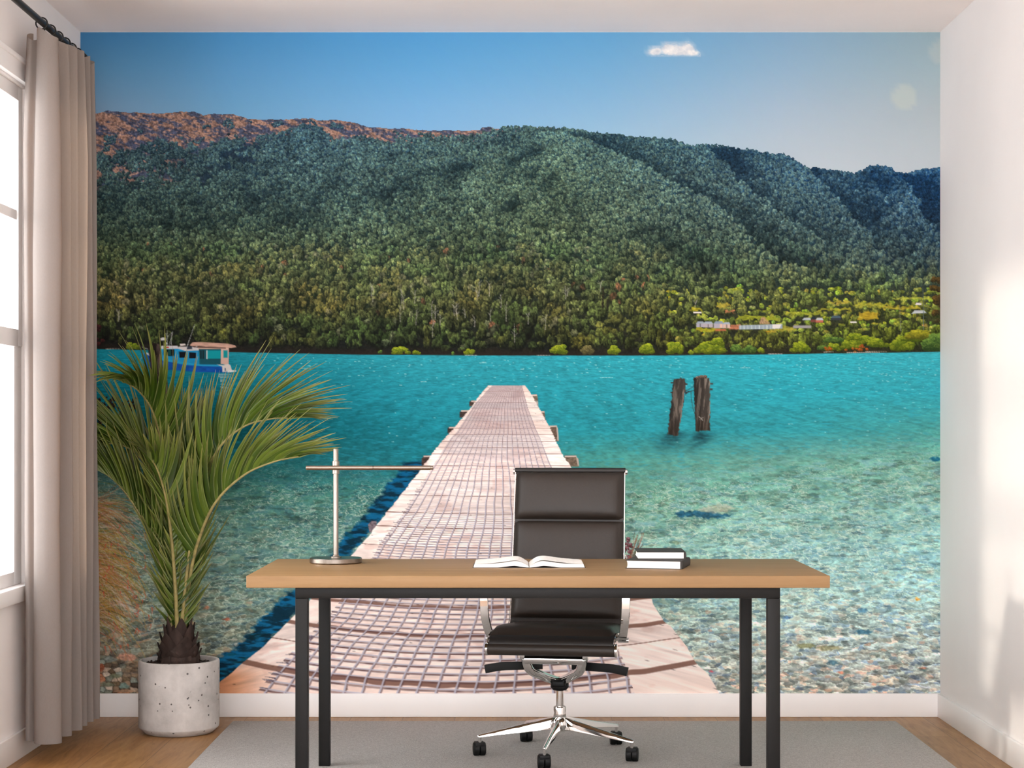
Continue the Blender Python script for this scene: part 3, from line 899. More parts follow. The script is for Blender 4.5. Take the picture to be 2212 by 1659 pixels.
# ------------------------------------------------ jetty
JL = [(1054, 833), (1033.4, 858), (1015.7, 883), (980, 926), (947, 962), (914, 1007), (892, 1036), (839, 1103), (783.5, 1173), (753, 1206), (673, 1291), (627, 1341), (561, 1401.5), (528, 1429), (475, 1475), (449, 1498)]
JR = [(1135, 833), (1150, 855.5), (1165, 883), (1188, 924), (1213, 979.5), (1231, 1005), (1345, 1190), (1404, 1291), (1435, 1342), (1450, 1352), (1503, 1430), (1530, 1459), (1556, 1498)]
ML = [(1064, 833), (1030, 870), (988, 936), (978, 945), (930, 1023), (880, 1107), (829, 1175), (814, 1204.5), (751, 1291), (713, 1341), (670, 1381), (612, 1442), (569, 1498)]
MR = [(1127, 833), (1139.7, 883), (1155, 924), (1166, 950), (1185, 1000), (1250, 1130), (1292, 1291), (1330, 1408), (1340, 1426), (1363, 1498)]
# shadow of the jetty on the water
sh_poly = [(905, 995), (870, 1000), (850, 1030), (800, 1100), (752, 1150), (712, 1205), (650, 1262), (596, 1303), (556, 1348), (506, 1401), (472, 1424), (445, 1470), (440, 1498), (480, 1498), (700, 1260), (900, 1040), (925, 1000)]
sl = (rows_of(980, 1499), cols_of(430, 930))
X, Y = XX[sl], YY[sl]
wob = (fbm(X / 14, Y / 6, 241, 3) - .5)
mm = poly_mask(sh_poly, X + wob * 20, Y + wob * 10, 4)
dkc = fbm(X / 20, Y / 5, 247, 4)[..., None]
scol = np.array((0, 40, 62), np.float32) * (1 - sstep(.35, .65, dkc)) + np.array((6, 100, 150), np.float32) * sstep(.35, .65, dkc)
scol = scol * (1 - .35 * sstep(.6, .75, fbm(X / 26, Y / 7, 251, 3))[..., None] * np.array((1, .45, .75)))
mix_in(sl, mm * .93, scol)
# cross beams poking out at both sides
for pts, c in (([(993, 902), (993, 890), (1000, 887), (1012, 888), (1012, 902)], (60, 48, 44)), ([(967, 936), (967, 925), (972, 922), (984, 924), (984, 936)], (56, 44, 40)), ([(911, 1006), (911, 990), (918, 984), (932, 986), (930, 1006)], (66, 52, 48)), ([(1014, 878), (1014, 868), (1020, 865), (1028, 866), (1028, 878)], (66, 54, 48)), ([(798, 1150), (795, 1133), (803, 1125), (814, 1126), (812, 1150)], (110, 100, 106)),
               ([(1146, 866), (1148, 853), (1161, 854), (1162, 866)], (100, 88, 74)), ([(1152, 878), (1155, 866), (1162, 866), (1163, 880)], (150, 136, 126)), ([(1163, 888), (1176, 889), (1179, 910), (1176, 910)], (92, 80, 68)), ([(1184, 920), (1202, 921), (1206, 953), (1200, 953)], (96, 80, 68)), ([(1218, 984), (1244, 984), (1250, 1008), (1228, 1008)], (104, 90, 76))):
    poly(pts, c, JETTY, .9, 1, .4, int(pts[0][0]), 4, 3)
for (x0, x1, y) in ((996, 1012, 888), (970, 984, 924), (915, 932, 986), (1149, 1160, 854), (1166, 1176, 890), (1186, 1203, 921), (1220, 1245, 986), (1018, 1028, 867)):
    poly([(x0, y - 1.5), (x1, y - 2), (x1, y + 1), (x0, y + 1.5)], (196, 178, 168), JETTY, .8)
poly([(1202, 922), (1205, 924), (1207, 952), (1204, 952)], (176, 160, 148), JETTY, .7)
poly([(1244, 986), (1249, 990), (1251, 1006), (1248, 1006)], (176, 160, 148), JETTY, .7)

sl = (rows_of(830, 1499), cols_of(440, 1565))
X, Y = XX[sl], YY[sl]
jl = np.interp(Y, [p[1] for p in JL], [p[0] for p in JL]); jr = np.interp(Y, [p[1] for p in JR], [p[0] for p in JR])
ml = np.interp(Y, [p[1] for p in ML], [p[0] for p in ML]); mr = np.interp(Y, [p[1] for p in MR], [p[0] for p in MR])
q = (X - jl) / (jr - jl) * 2 - 1
jag = (vnoise(Y / np.interp(Y, [833, 1497], [3, 22]), (X > 1000) * 7.0, 257) - .5) * np.interp(Y, [833, 1497], [2, 7])
jm = np.clip(np.minimum(X - jl + jag, jr - X + jag) / 1.4 + .5, 0, 1) * np.clip((Y - 833) / 1.2 + .5, 0, 1)
sag = 40 * ((Y - 770) / 660) ** 3 * np.clip(1 - q * q, 0, 1)
yp = Y - sag                                            # planks bow towards the viewer in the middle
seam_y = [846, 858, 869, 882, 897, 909, 925, 938, 953, 966, 980, 1005, 1036, 1068, 1105, 1135, 1174, 1208, 1250, 1291, 1343, 1377, 1430]
pl = np.searchsorted(seam_y, yp).astype(np.int64)
rnd = hsh(pl, pl * 0 + 3, 263); rn2 = hsh(pl, pl * 0 + 5, 269)
far = sstep(1050, 840, Y)[..., None]
wood = np.array((249, 234, 227), np.float32) * (1 - far) + np.array((218, 202, 194), np.float32) * far
wood = wood * (.95 + .10 * rnd[..., None]) + np.array((4, -2, -4)) * (rn2[..., None] - .5) * 2
grain = fbm(X / np.interp(Y, [833, 1497], [14, 60]), yp / np.interp(Y, [833, 1497], [1.6, 4.5]), 271, 4)
wood = wood * (.86 + .28 * grain[..., None])
stain = sstep(.58, .78, fbm(X / 40, Y / 20, 277, 3))[..., None]
wood = wood * (1 - .10 * stain * np.array((.6, 1, 1.1)))
red = sstep(640, 480, X)[..., None] * sstep(1415, 1465, Y)[..., None]
wood = wood * (1 - .95 * red) + np.array((206, 142, 102), np.float32) * (.85 + .3 * grain[..., None]) * .95 * red
red2 = sstep(1425, 1480, Y)[..., None] * (1 - red)
wood = wood * (1 - .4 * red2) + np.array((246, 218, 204), np.float32) * .4 * red2
# knots and nail holes
k1, k2, kid = voronoi(X / np.interp(Y, [833, 1497], [12, 55]), yp / np.interp(Y, [833, 1497], [4, 22]), 281)
wood = wood * (1 - .35 * (np.clip((.09 - k1) / .05, 0, 1) * (kid > .72))[..., None])
for i, s in enumerate(seam_y):
    th = np.interp(s, [846, 1000, 1174, 1343, 1430], [.5, .8, 1.5, 3.9, 5.0]) * (.26 if i in (3, 5, 7, 9, 13, 16, 18, 21) else 1)
    dd = yp - s - (vnoise(X / 34, X * 0 + s, 283) - .5) * .7 * th
    line = np.clip((1.15 - np.abs(dd) / max(th, .8)) * (1 + th / 3), 0, 1) * np.interp(s, [846, 1000], [.35, .8])
    wood = wood * (1 - line[..., None]) + np.array((108, 72, 60), np.float32) * line[..., None]
# galvanised net on top of the planks
tcol = (X - ml) / (mr - ml)
wave = (vnoise(Y / 34, tcol * 5, 293) - .5) * .25
ncol = 19.0
cc = tcol * ncol + wave
rr = 31400.0 / (yp - 770 + 1e-3) + (vnoise(tcol * 9, Y / 40, 307) - .5) * .12
inm = ((tcol > -.02) & (tcol < 1.01)).astype(np.float32)
cw = (mr - ml) / ncol                                     # px per cell
rh = (yp - 770) ** 2 / 31400.0 * np.interp(Y, [833, 1497], [1, 1.25])
dc = np.abs(cc - np.round(cc)) * cw
fr = rr - np.floor(rr)
dr = np.minimum(fr, 1 - fr) * rh
wc = np.maximum(cw * .070, .75); wr = np.maximum(rh * .11, .55)
sh_c = np.clip(1.25 - np.abs((cc - .07) - np.round(cc - .07)) * cw / (wc * 1.2), 0, 1)
fr2 = (rr + .20) - np.floor(rr + .20)
sh_r = np.clip(1.45 - np.minimum(fr2, 1 - fr2) * rh / (wr * 1.15), 0, 1) * (.6 + .4 * np.clip((vnoise(cc * 1.7, rr * 1.3, 311) - .25) * 2.5, 0, 1))
fade_r = sstep(2.2, 5.5, rh)
shd = np.clip(np.maximum(sh_c * sstep(1.5, 6, cw) * .7, sh_r * np.maximum(fade_r * .85, .16)), 0, 1) * inm
wood = wood * (1 - shd[..., None]) + np.array((88, 64, 66), np.float32) * shd[..., None]
wire = np.maximum(np.clip(1.2 - dc / wc, 0, 1) * np.interp(cw, [2, 6, 12], [.35, .75, .95]), np.clip(1.2 - dr / wr, 0, 1) * np.maximum(fade_r * .9, .22)) * inm
wcol = np.array((186, 186, 202), np.float32) * (1 - far) + np.array((160, 150, 158), np.float32) * far
wood = wood * (1 - wire[..., None]) + wcol * wire[..., None]
dim = inm * np.interp(Y, [833, 850, 900, 1000, 1100], [.34, .22, .16, .10, .02])
wood = wood * (1 - dim[..., None]) + np.array((126, 112, 122), np.float32) * dim[..., None]
mix_in(sl, jm, wood, JETTY)
# torn wire ends at the left of the net
for q in range(70):
    y = 1040 + 455 * rng.random()
    x = np.interp(y, [p[1] for p in ML], [p[0] for p in ML]); s = (y - 770) / 700
    stroke((x + 2, y), (x - 6 * s, y - 2 * s), (x - rng.uniform(6, 26) * s, y - rng.uniform(0, 5) * s), 1.2 * s, (96, 84, 96), .8)
# heather on the right bank, half hidden by the chair
for q in range(30):
    stamp(1356 + rng.normal() * 4, 1165 + rng.random() * 45, 9, 8, np.array((74, 44, 46.)), np.array((176, 130, 140.)), int(rng.integers(0, 40)), 1, LAKE)
for q in range(16):
    x = 1355 + rng.random() * 18
    stroke((x, 1212), (x + 6, 1195), (x + rng.uniform(8, 24), 1150 + rng.random() * 30), .7, (84, 72, 56) if q % 3 else (170, 90, 70), .8)

# ------------------------------------------------ mooring posts
def post(pts, label, c, seed):
    xs = [p[0] for p in pts]; ys = [p[1] for p in pts]
    sl = (rows_of(min(ys) - 6, max(ys) + 6), cols_of(min(xs) - 6, max(xs) + 6))
    X, Y = XX[sl], YY[sl]
    r = (vnoise(X / 3, Y / 4, seed) - .5) * 3
    mk = poly_mask(pts, X + r, Y + r * 1.5, .9)
    xm = np.interp(Y, sorted(ys), [x for _, x in sorted(zip(ys, xs))])
    st = fbm((X + .10 * Y) / 3.4, Y / 34, seed + 3, 4)
    cr = sstep(.50, .66, st)[..., None]
    w = (X - min(xs)) / (max(xs) - min(xs))
    col = np.array(c, np.float32) * (.60 + .72 * st[..., None]) * (.72 + .5 * np.clip(w, 0, 1))[..., None]
    col = col * (1 - .35 * (1 - cr)) 
    low = sstep(max(ys) - 46, max(ys) - 6, Y)[..., None]
    col = col * (1 - .5 * low) + np.array((40, 30, 22)) * .5 * low
    mix_in(sl, mk, col, label)


sl = (rows_of(925, 1000), cols_of(1400, 1560))
X, Y = XX[sl], YY[sl]
for (cx, w) in ((1456, 26), (1517, 22)):
    d = np.exp(-((X - cx - (Y - 940) * -.6) / w) ** 2) * sstep(926, 940, Y) * sstep(990, 945, Y)
    mix_in(sl, np.clip(d * (.45 + .9 * (fbm(X / 12, Y / 3, 331, 3) - .3)), 0, .85), (18, 52, 60))
post([(1455, 819), (1461, 817), (1480, 818), (1481, 840), (1472, 895), (1464, 942), (1441, 938), (1447, 890)], POST1, (98, 90, 82), 341)
post([(1498, 815), (1512, 813), (1533, 816), (1534, 870), (1533, 930), (1503, 932), (1500, 880)], POST2, (100, 92, 84), 349)
for (x, y) in ((1515, 814), (1522, 814), (1506, 816)):
    stamp(x, y + 3, 12, 7, np.array((70, 56, 48.)), np.array((150, 128, 112.)), 7, 1, POST2)
for (x, y, lb) in ((1452, 827, POST1), (1451, 848, POST1), (1482, 830, POST1), (1537, 829, POST2), (1536, 841, POST2)):
    poly([(x - 3, y - 1.5), (x + 3, y - 1.5), (x + 3, y + 1.5), (x - 3, y + 1.5)], (66, 48, 42), lb, .8)
stroke((1479, 846), (1490, 840), (1499, 835), .8, (58, 46, 44), .9)
stroke((1480, 848), (1490, 845), (1500, 844), 1.0, (48, 38, 38), .95)
stroke((1480, 852), (1484, 848), (1490, 846), 1.4, (52, 42, 42), .9)
stroke((1493, 846), (1493, 875), (1503, 900), .6, (60, 52, 48), .9)
stroke((1510, 900), (1515, 905), (1518, 908), .7, (196, 190, 182), .8)
stroke((1512, 907), (1516, 903), (1519, 902), .6, (196, 190, 182), .8)

# ------------------------------------------------ boat
BL = BOAT
poly([(311, 762), (322, 767), (348, 777), (400, 785), (440, 789), (484, 790), (497, 787), (500, 799), (490, 805), (430, 804), (380, 800), (340, 797), (319, 796)], (18, 84, 172), BL, .8, 1, .18, 401, 9, 6)
poly([(348, 766), (348, 777), (400, 786), (440, 790), (484, 790), (484, 786), (430, 786), (430, 755), (384, 752), (348, 750)], (28, 146, 198), BL, .8, 1, .08, 403, 9, 6)
poly([(348, 773), (400, 783), (440, 789), (484, 789), (484, 792), (438, 791), (398, 788), (348, 778)], (38, 160, 204), BL, .8)
poly([(311, 762), (314, 760.5), (324, 764), (330, 770), (322, 768)], (196, 206, 208), BL, .7)
poly([(344, 752), (350, 747), (384, 747), (386, 753), (372, 754), (346, 754)], (206, 204, 206), BL, .7)
poly([(384, 753), (386, 749), (430, 749), (430, 757), (400, 758)], (214, 208, 206), BL, .7)
poly([(430, 752), (432, 787), (484, 788), (479, 753)], (26, 84, 96), BL, .7)
poly([(447, 757), (447, 775), (478, 775), (478, 757)], (12, 148, 156), BL, .7)
poly([(446, 757), (446, 776), (448.5, 776), (448.5, 757)], (206, 206, 206), BL, .6)
for x in (433, 438):
    poly([(x, 757), (x, 775), (x + 3, 775), (x + 3, 757)], (24, 34, 40), BL, .6)
poly([(478, 752), (477, 786), (494, 789), (495, 752)], (206, 172, 158), BL, .7)
poly([(483, 757), (483, 773), (492, 773), (492, 757)], (14, 140, 146), BL, .7)
poly([(428, 754), (430, 750), (480, 750), (494, 751), (494, 754)], (214, 176, 156), BL, .7)
poly([(469, 787), (482, 789), (494, 786), (498, 789), (500, 796), (502, 801), (481, 804), (480, 792)], (216, 210, 204), BL, .7)
poly([(495, 800), (511, 800), (510, 803), (490, 805)], (220, 226, 226), BL, .7)
poly([(486, 795), (488, 795), (488, 801), (486, 801)], (30, 70, 110), BL, .6)
for pts in ([(354, 755), (377, 755), (377, 769), (366, 769), (354, 767)], [(387, 760), (402, 760), (402, 773), (388, 773)], [(409, 761), (424, 762), (424, 774), (409, 774)]):
    poly(pts, (14, 18, 24), BL, .7)
poly([(363, 756), (370, 756), (370, 768), (363, 767)], (26, 92, 84), BL, .7, .8)
poly([(357, 749), (365, 749), (365, 752), (357, 752)], (190, 40, 44), BL, .6)
poly([(410, 746), (416, 740), (430, 739), (490, 742), (508, 746), (511, 750), (500, 752), (488, 751), (430, 748), (414, 748)], (198, 158, 140), BL, .8, 1, .15, 409, 12, 4)
poly([(414, 748), (430, 748), (488, 751), (488, 753), (420, 751)], (96, 70, 64), BL, .7)
poly([(389, 743), (400, 742), (402, 746), (390, 748)], (220, 212, 206), BL, .7)
poly([(404, 748), (416, 748), (416, 754), (404, 755)], (60, 66, 80), BL, .7)
poly([(347, 731), (352, 729), (359, 730), (360, 735), (348, 736)], (206, 208, 210), BL, .7)
poly([(357, 740), (362, 740), (362, 744), (357, 744)], (196, 200, 204), BL, .7)
for (a, b, w) in (((362, 748), (362, 715), .8), ((362, 728), (373, 717), .7), ((366, 746), (373, 718), .55), ((370, 746), (372, 720), .5), ((404, 750), (421, 701), .8), ((362, 727), (359, 721), .6), ((310, 764), (303, 780), .35), ((308, 750), (320, 754), .6), ((416, 750), (416, 756), .6), ((420, 752), (426, 748), .6)):
    stroke(a, ((a[0] + b[0]) / 2, (a[1] + b[1]) / 2), b, w, (196, 200, 200), .9, BL)
for (x, y, w) in ((487, 809, 26), (485, 813, 22), (486, 816, 18), (484, 821, 14), (483, 824, 12), (482, 830, 8), (484, 836, 14), (487, 838, 12), (488, 845, 8)):
    stroke((x - w / 2, y), (x, y - .5), (x + w / 2, y), 1.0, (190, 206, 208), .8)
post([(321, 746), (327, 742), (338, 742), (347, 746), (348, 792), (356, 795), (361, 800), (362, 880), (360, 905), (336, 905), (330, 850), (326, 800), (323, 770)], POST3, (96, 80, 74), 421)
sl = (rows_of(742, 910), cols_of(318, 366))
X, Y = XX[sl], YY[sl]
dk = np.clip(np.exp(-((X - 331 - (Y - 745) * .06) / 8) ** 2) * 1.1, 0, 1) * (L[sl] == POST3)
mix_in(sl, dk * .8, (18, 14, 14))

# ------------------------------------------------ shrubs and grasses at the near left bank
for (cx, cy, rx, ry, n) in ((222, 895, 18, 30, 120), (240, 880, 10, 14, 40), (243, 868, 6, 8, 16), (210, 865, 14, 6, 14), (270, 890, 14, 14, 60), (284, 876, 8, 12, 24), (291, 866, 6, 6, 10), (268, 904, 14, 8, 24), (215, 925, 20, 12, 50)):
    for q in range(n):
        stamp(cx + rng.normal() * rx * .5, cy + rng.normal() * ry * .5, rng.uniform(3, 6), rng.uniform(3, 6), np.array((26, 20, 22.)), np.array((92, 62, 54.)) if rng.random() < .45 else np.array((44, 38, 36.)), int(rng.integers(0, 40)), 1, SHRUB1 if cx < 255 else SHRUB2)
sl = (rows_of(1040, 1420), cols_of(174, 345))
X, Y = XX[sl], YY[sl]
gm = sstep(95, 0, (X - 209) + .0 * Y) * sstep(1035, 1090, Y) * sstep(1420, 1330, Y)
gt = fbm(X / 7, Y / 4, 431, 3)
mix_in(sl, np.clip(gm * (.05 + .6 * gt), 0, .38), np.array((160, 142, 104), np.float32) * (.6 + .8 * fbm(X / 5, Y / 5, 433, 3))[..., None])
L[sl] = np.where((gm > .30 + .25 * gt) & (X < 300), GRASS, L[sl])
gcol = [(186, 148, 48), (166, 152, 54), (186, 124, 66), (192, 118, 88), (212, 184, 166), (216, 194, 176), (122, 108, 52), (78, 70, 40), (176, 104, 76), (190, 164, 96)]
roots = [(196, 1100, 14), (196, 1180, 16), (196, 1215, 14), (196, 1260, 20), (198, 1320, 16), (192, 1140, 30), (192, 1240, 30)]
for q in range(760):
    rx, ry, rs = roots[int(rng.integers(0, len(roots)))]
    x0 = rx + rng.normal() * 6; y0 = ry + rng.normal() * rs
    ln = abs(rng.normal()) * 62 + 22; an = rng.normal() * .45 + .15
    x2 = x0 + ln * math.cos(an) * 1.0 + 8; y2 = y0 + ln * math.sin(an) + ln * .28
    x1 = x0 + ln * .55; y1 = y0 - ln * .12 + math.sin(an) * ln * .4
    if x2 > 334:
        continue
    stroke((x0, y0), (x1, y1), (x2, y2), rng.uniform(.35, .85), gcol[int(rng.integers(0, 10))], rng.uniform(.35, .85))
for q in range(60):
    x = rng.uniform(210, 330); y = rng.uniform(1110, 1400)
    stroke((x, y), (x + 1, y + 4), (x + rng.normal() * 4, y + rng.uniform(5, 14)), rng.uniform(.8, 1.4), (206, 92, 66), .75)
for q in range(26):                                       # fine pale haulms in front of the water
    x = rng.uniform(225, 300); y = rng.uniform(985, 1035)
    stroke((x, y), (x + 20, y - 6), (x + rng.uniform(30, 60), y + rng.normal() * 8), .45, (196, 206, 176), .6)
C = np.clip(C, 0, 255)

# ================================================================ the mural sheet
mural = thing('mural_picture', 'wall-wide photo mural of a wooden jetty on a turquoise lake below forested hills', 'wall mural', (0, YB, 0.1))
# ink density of the print
INK = np.full(C.shape[:2], 0.86)
INK = np.where(L == JETTY, 1.06, INK)
INK = np.where(L == LAKE, 0.86 + .34 * sstep(1020, 1330, YY) * sstep(900, 1350, XX) + .10 * sstep(1020, 1330, YY), INK)


def wx(px, d): return (px - VX) * d / F
def wz(py, d): return EYE - (py - VY) * d / F


def printed(name, mask_faces, yoff, label, step=1):
    """part of the picture: the quads of the sheet that belong to one motif"""
    d = YB - 0.004 - yoff
    if step > 1:
        ii = np.unique(np.r_[np.arange(0, NYG, step), NYG - 1]); jj = np.unique(np.r_[np.arange(0, NXG, step), NXG - 1])
        ii = ii[gy[ii] < 420]
        n, m = len(ii), len(jj)
        a = (np.arange(n - 1)[:, None] * m + np.arange(m - 1)[None, :]).ravel()
        quads = np.stack([a, a + m, a + m + 1, a + 1], 1)
        px = np.tile(gx[jj], n); py = np.repeat(gy[ii], m); colr = SKYC[np.ix_(ii, jj)].reshape(-1, 3); ink = 0.86
    else:
        fi, fj = np.nonzero(mask_faces)
        a = fi * NXG + fj
        q = np.stack([a, a + NXG, a + NXG + 1, a + 1], 1)
        used, inv = np.unique(q, return_inverse=True)
        quads = inv.reshape(-1, 4)
        px = gx[used % NXG]; py = gy[used // NXG]; colr = C.reshape(-1, 3)[used]; ink = INK.reshape(-1, 1)[used]
    nv, nq = len(px), len(quads)
    me = bpy.data.meshes.new(name)
    me.vertices.add(nv); me.loops.add(nq * 4); me.polygons.add(nq)
    co = np.empty((nv, 3), np.float32)
    co[:, 0] = wx(px, YB); co[:, 1] = -(0.004 + yoff); co[:, 2] = wz(py, YB) - 0.1
    me.vertices.foreach_set('co', co.ravel())
    me.loops.foreach_set('vertex_index', quads.astype(np.int32).ravel())
    me.polygons.foreach_set('loop_start', np.arange(0, nq * 4, 4, dtype=np.int32))
    me.update(calc_edges=True)
    at = me.attributes.new('ink', 'BYTE_COLOR', 'POINT')
    lin = np.ones((nv, 4), np.float32); lin[:, :3] = np.clip(srgb(colr) * ink, 0, 1)
    at.data.foreach_set('color', lin.ravel())
    me.materials.append(M['ink'])
    o = bpy.data.objects.new(name, me); link(o, mural)
    o['label'] = label
    return o


def f_lab(lb):
    return L[:-1, :-1] == lb


obj('paper_sheet', new_box(wx(MX0 - 1, YB), wx(MX1, YB), -0.0035, 0.0, wz(MY1, YB) - .1, wz(MY0 - 1.2, YB) - .1), M['paper'], mural)
printed('printed_sky', None, 0.0, 'printed pale blue sky', step=6)
SH_ = [('printed_hillside', HILL, 'printed forested mountainside with village and far shore', .0004), ('printed_lake', LAKE, 'printed turquoise lake with clear stony shallows', .0004),
       ('printed_jetty', JETTY, 'printed plank jetty covered with wire net', .0004), ('printed_boat', BOAT, 'printed blue and white cabin boat', .0004),
       ('printed_mooring_post', POST1, 'printed leaning wooden post on the left of the pair', .0004), ('printed_mooring_post', POST2, 'printed upright wooden post on the right of the pair', .0004),
       ('printed_mooring_post', POST3, 'printed dark post in front of the boat', .0004), ('printed_cloud', CLOUD, 'printed small white cloud', .0004), ('printed_grass', GRASS, 'printed rusty yellow grass', .0004), ('printed_shrub', SHRUB1, 'printed dark shrub at the left edge', .0004), ('printed_shrub', SHRUB2, 'printed dark twiggy shrub behind the palm', .0004)]
for nm, lb, lab, yo in SH_:
    printed(nm, f_lab(lb), yo, lab)

# ================================================================ the room
T = 0.18
struct('floor', new_box(XL - T, XR + T, YF, YB + T, -0.1, 0.0), M['floor'])
struct('ceiling', new_box(XL - T, XR + T, YF, YB + T, ZC, ZC + 0.12), M['ceil'])
struct('wall_back', new_box(XL - T, XR + T, YB, YB + T, 0, ZC), M['wall'])
struct('wall_right', new_box(XR, XR + T, YF, YB, 0, ZC), M['wall'])
WA0, WA1, WB0, WB1, WC0, WC1, WD0, WD1 = 5.15, 6.80, 6.86, 7.12, 2.95, 4.75, .75, 2.55
WZ0, WZ1 = 0.60, 2.50
bm = bmesh.new()
box(bm, XL - T, XL, YF, YB, 0, WZ0); box(bm, XL - T, XL, YF, YB, WZ1, ZC)
for a, b in ((YF, WD0), (WD1, WC0), (WC1, WA0), (WA1, WB0), (WB1, YB)):
    box(bm, XL - T, XL, a, b, WZ0, WZ1)
struct('wall_left', bm, M['wall'])


def baseboard(name, x0, x1, y0, y1):
    struct(name, new_box(x0, x1, y0, y1, 0.0, 0.1, .003, 2), M['trim'], smooth=.6)


baseboard('baseboard_back', XL, XR, YB - .014, YB)
baseboard('baseboard_left', XL, XL + .014, YF, YB - .014)
baseboard('baseboard_right', XR - .014, XR, YF, YB - .014)


def window(name, y0, y1, label_first):
    root = bpy.data.objects.new(name, None); link(root); root['kind'] = 'structure'
    root.location = (XL, (y0 + y1) / 2, WZ0)
    off = Vector(root.location)

    def part(nm, boxes, m, bev=.003):
        b = bmesh.new()
        for q in boxes:
            box(b, q[0] - off.x, q[1] - off.x, q[2] - off.y, q[3] - off.y, q[4] - off.z, q[5] - off.z, bev, 2)
        return obj(nm, b, m, root, .6)
    g0, g1 = XL - .040, XL - .012                        # sash planes, set a little into the wall
    s = min(.055, (y1 - y0) * .2); s2 = min(.10, (y1 - y0) * .24)
    part('window_frame', [(XL - .09, XL - .045, y0, y0 + .03, WZ0 + .0, WZ1), (XL - .09, XL - .045, y1 - .03, y1, WZ0, WZ1), (XL - .09, XL - .045, y0 + .03, y1 - .03, WZ1 - .03, WZ1), (XL - .09, XL - .045, y0 + .03, y1 - .03, WZ0, WZ0 + .03)], M['trim'])
    part('upper_sash', [(g0, g1, y0, y0 + s, 1.53, WZ1), (g0, g1, y1 - s, y1, 1.53, WZ1), (g0, g1, y0 + s, y1 - s, 2.446, WZ1), (g0, g1, y0 + s, y1 - s, 1.526, 1.592)], M['trim'])
    part('muntin', [(g0 + .006, g1 - .006, y0 + s, y1 - s, 2.0, 2.038)], M['trim'])
    part('lower_sash', [(g0 - .004, g1 - .004, y0, y0 + s2, .64, 1.528), (g0 - .004, g1 - .004, y1 - s2, y1, .64, 1.528), (g0 - .004, g1 - .004, y0 + s2, y1 - s2, .64, .69)], M['trim'])
    part('window_pane', [(g0 + .010, g0 + .014, y0 + s - .004, y1 - s + .004, 1.588, 2.450)], M['glass'], 0)
    part('window_pane', [(g0 + .006, g0 + .010, y0 + s2 - .004, y1 - s2 + .004, .686, 1.530)], M['glass'], 0)
    return root, part


w1, p1 = window('window_1', WA0, WA1, True)
p1('head_trim', [(XL, XL + .022, WA0 - .07, WB1 + .05, WZ1 + .008, WZ1 + .09), (XL, XL + .030, WA0 - .08, WB1 + .06, WZ1 + .072, WZ1 + .09)], M['trim'])
p1('window_sill', [(XL - .045, XL + .026, WA0 - .07, WB1 + .05, WZ0 - .018, WZ0 + .04)], M['trim'], .005)
window('window_2', WB0, WB1, False)
for nm, a, b in (('added_window_3', WC0, WC1), ('added_window_4', WD0, WD1)):  # unseen windows added nearer the viewer to bring more daylight into the room
    w3, p3 = window(nm, a, b, False)
    p3('head_trim', [(XL, XL + .03, a - .07, b + .07, WZ1 + .008, WZ1 + .09)], M['trim'])
    p3('window_sill', [(XL - .045, XL + .026, a - .07, b + .07, WZ0 - .018, WZ0 + .04)], M['trim'], .005)

# ---------------------------------------------------------------- curtain and its rod
RX, RZ = -1.728, EYE + 1.492
rod = thing('curtain_rod', 'black metal curtain rod high on the window wall', 'curtain rod', (RX, 6.2, RZ))
bm = bmesh.new(); tube(bm, [(0, 4.7 - 6.2, 0), (0, 7.22 - 6.2, 0)], .0125, 16); obj('pole', bm, M['rod'], rod, .6)
bm = bmesh.new(); lathe(bm, [(.0125, 0), (.018, .004), (.019, .02), (.014, .026)], 20)
for v in bm.verts: v.co = Vector((v.co.x, v.co.z + 7.22 - 6.2, v.co.y))
obj('finial', bm, M['rod'], rod, .6)
for yb in (5.05, 7.19):
    bm = bmesh.new(); tube(bm, [(0, yb - 6.2, 0), (XL - RX + .004, yb - 6.2, 0)], .006, 10); box(bm, XL - RX + .0005, XL - RX + .006, yb - 6.2 - .02, yb - 6.2 + .02, -.03, .03, .002)
    obj('bracket', bm, M['rod'], rod, .6)

cur = thing('curtain', 'taupe floor-length pleated curtain drawn to the corner beside the window', 'curtain', (RX, 6.9, .07))
plan = [(-1.790, 6.715), (-1.806, 6.665), (-1.788, 6.640), (-1.766, 6.652), (-1.758, 6.612), (-1.738, 6.586), (-1.700, 6.582), (-1.664, 6.612), (-1.690, 6.668), (-1.770, 6.700), (-1.735, 6.735), (-1.664, 6.768), (-1.690, 6.806), (-1.772, 6.826), (-1.730, 6.862), (-1.663, 6.890), (-1.692, 6.920), (-1.770, 6.942), (-1.730, 6.974), (-1.662, 7.000), (-1.690, 7.026), (-1.768, 7.046), (-1.730, 7.074), (-1.660, 7.098), (-1.690, 7.122), (-1.762, 7.136), (-1.720, 7.152), (-1.656, 7.168), (-1.700, 7.186)]
pl2 = bez([(x, y, 0) for x, y in plan], 200)
zs = [0.0, .02, .3, .8, 1.3, 1.8, 2.2, 2.5, 2.575, 2.60]
loops = []
for k, z in enumerate(zs):
    fl = 1 + .10 * math.exp(-z / .6) - .12 * max(0, (z - 2.2) / .4)
    row = []
    for i, p in enumerate(pl2):
        wob = .006 * math.sin(z * 2.1 + i * .07) + .004 * math.sin(z * 4.3 + i * .13)
        x = (p.x - RX) * fl
        x = max(x, XL + .034 - RX)
        top = .018 * math.cos(i / 200 * 12 * math.pi) if k == len(zs) - 1 else 0
        row.append((x + wob * .5, p.y - 6.9 + wob * .6, z + top))
    loops.append(row)
bm = bmesh.new(); rings(bm, loops, False, False, False)
obj('cloth', bm, M['curtain'], cur, 3.14)
bm = bmesh.new()
rings(bm, [[(x, y - .0012, z) for x, y, z in loops[0]], [(x, y - .0012, z + .035) for x, y, z in loops[0]]], False, False, False)
obj('hem', bm, M['curtain'], cur, 3.14)
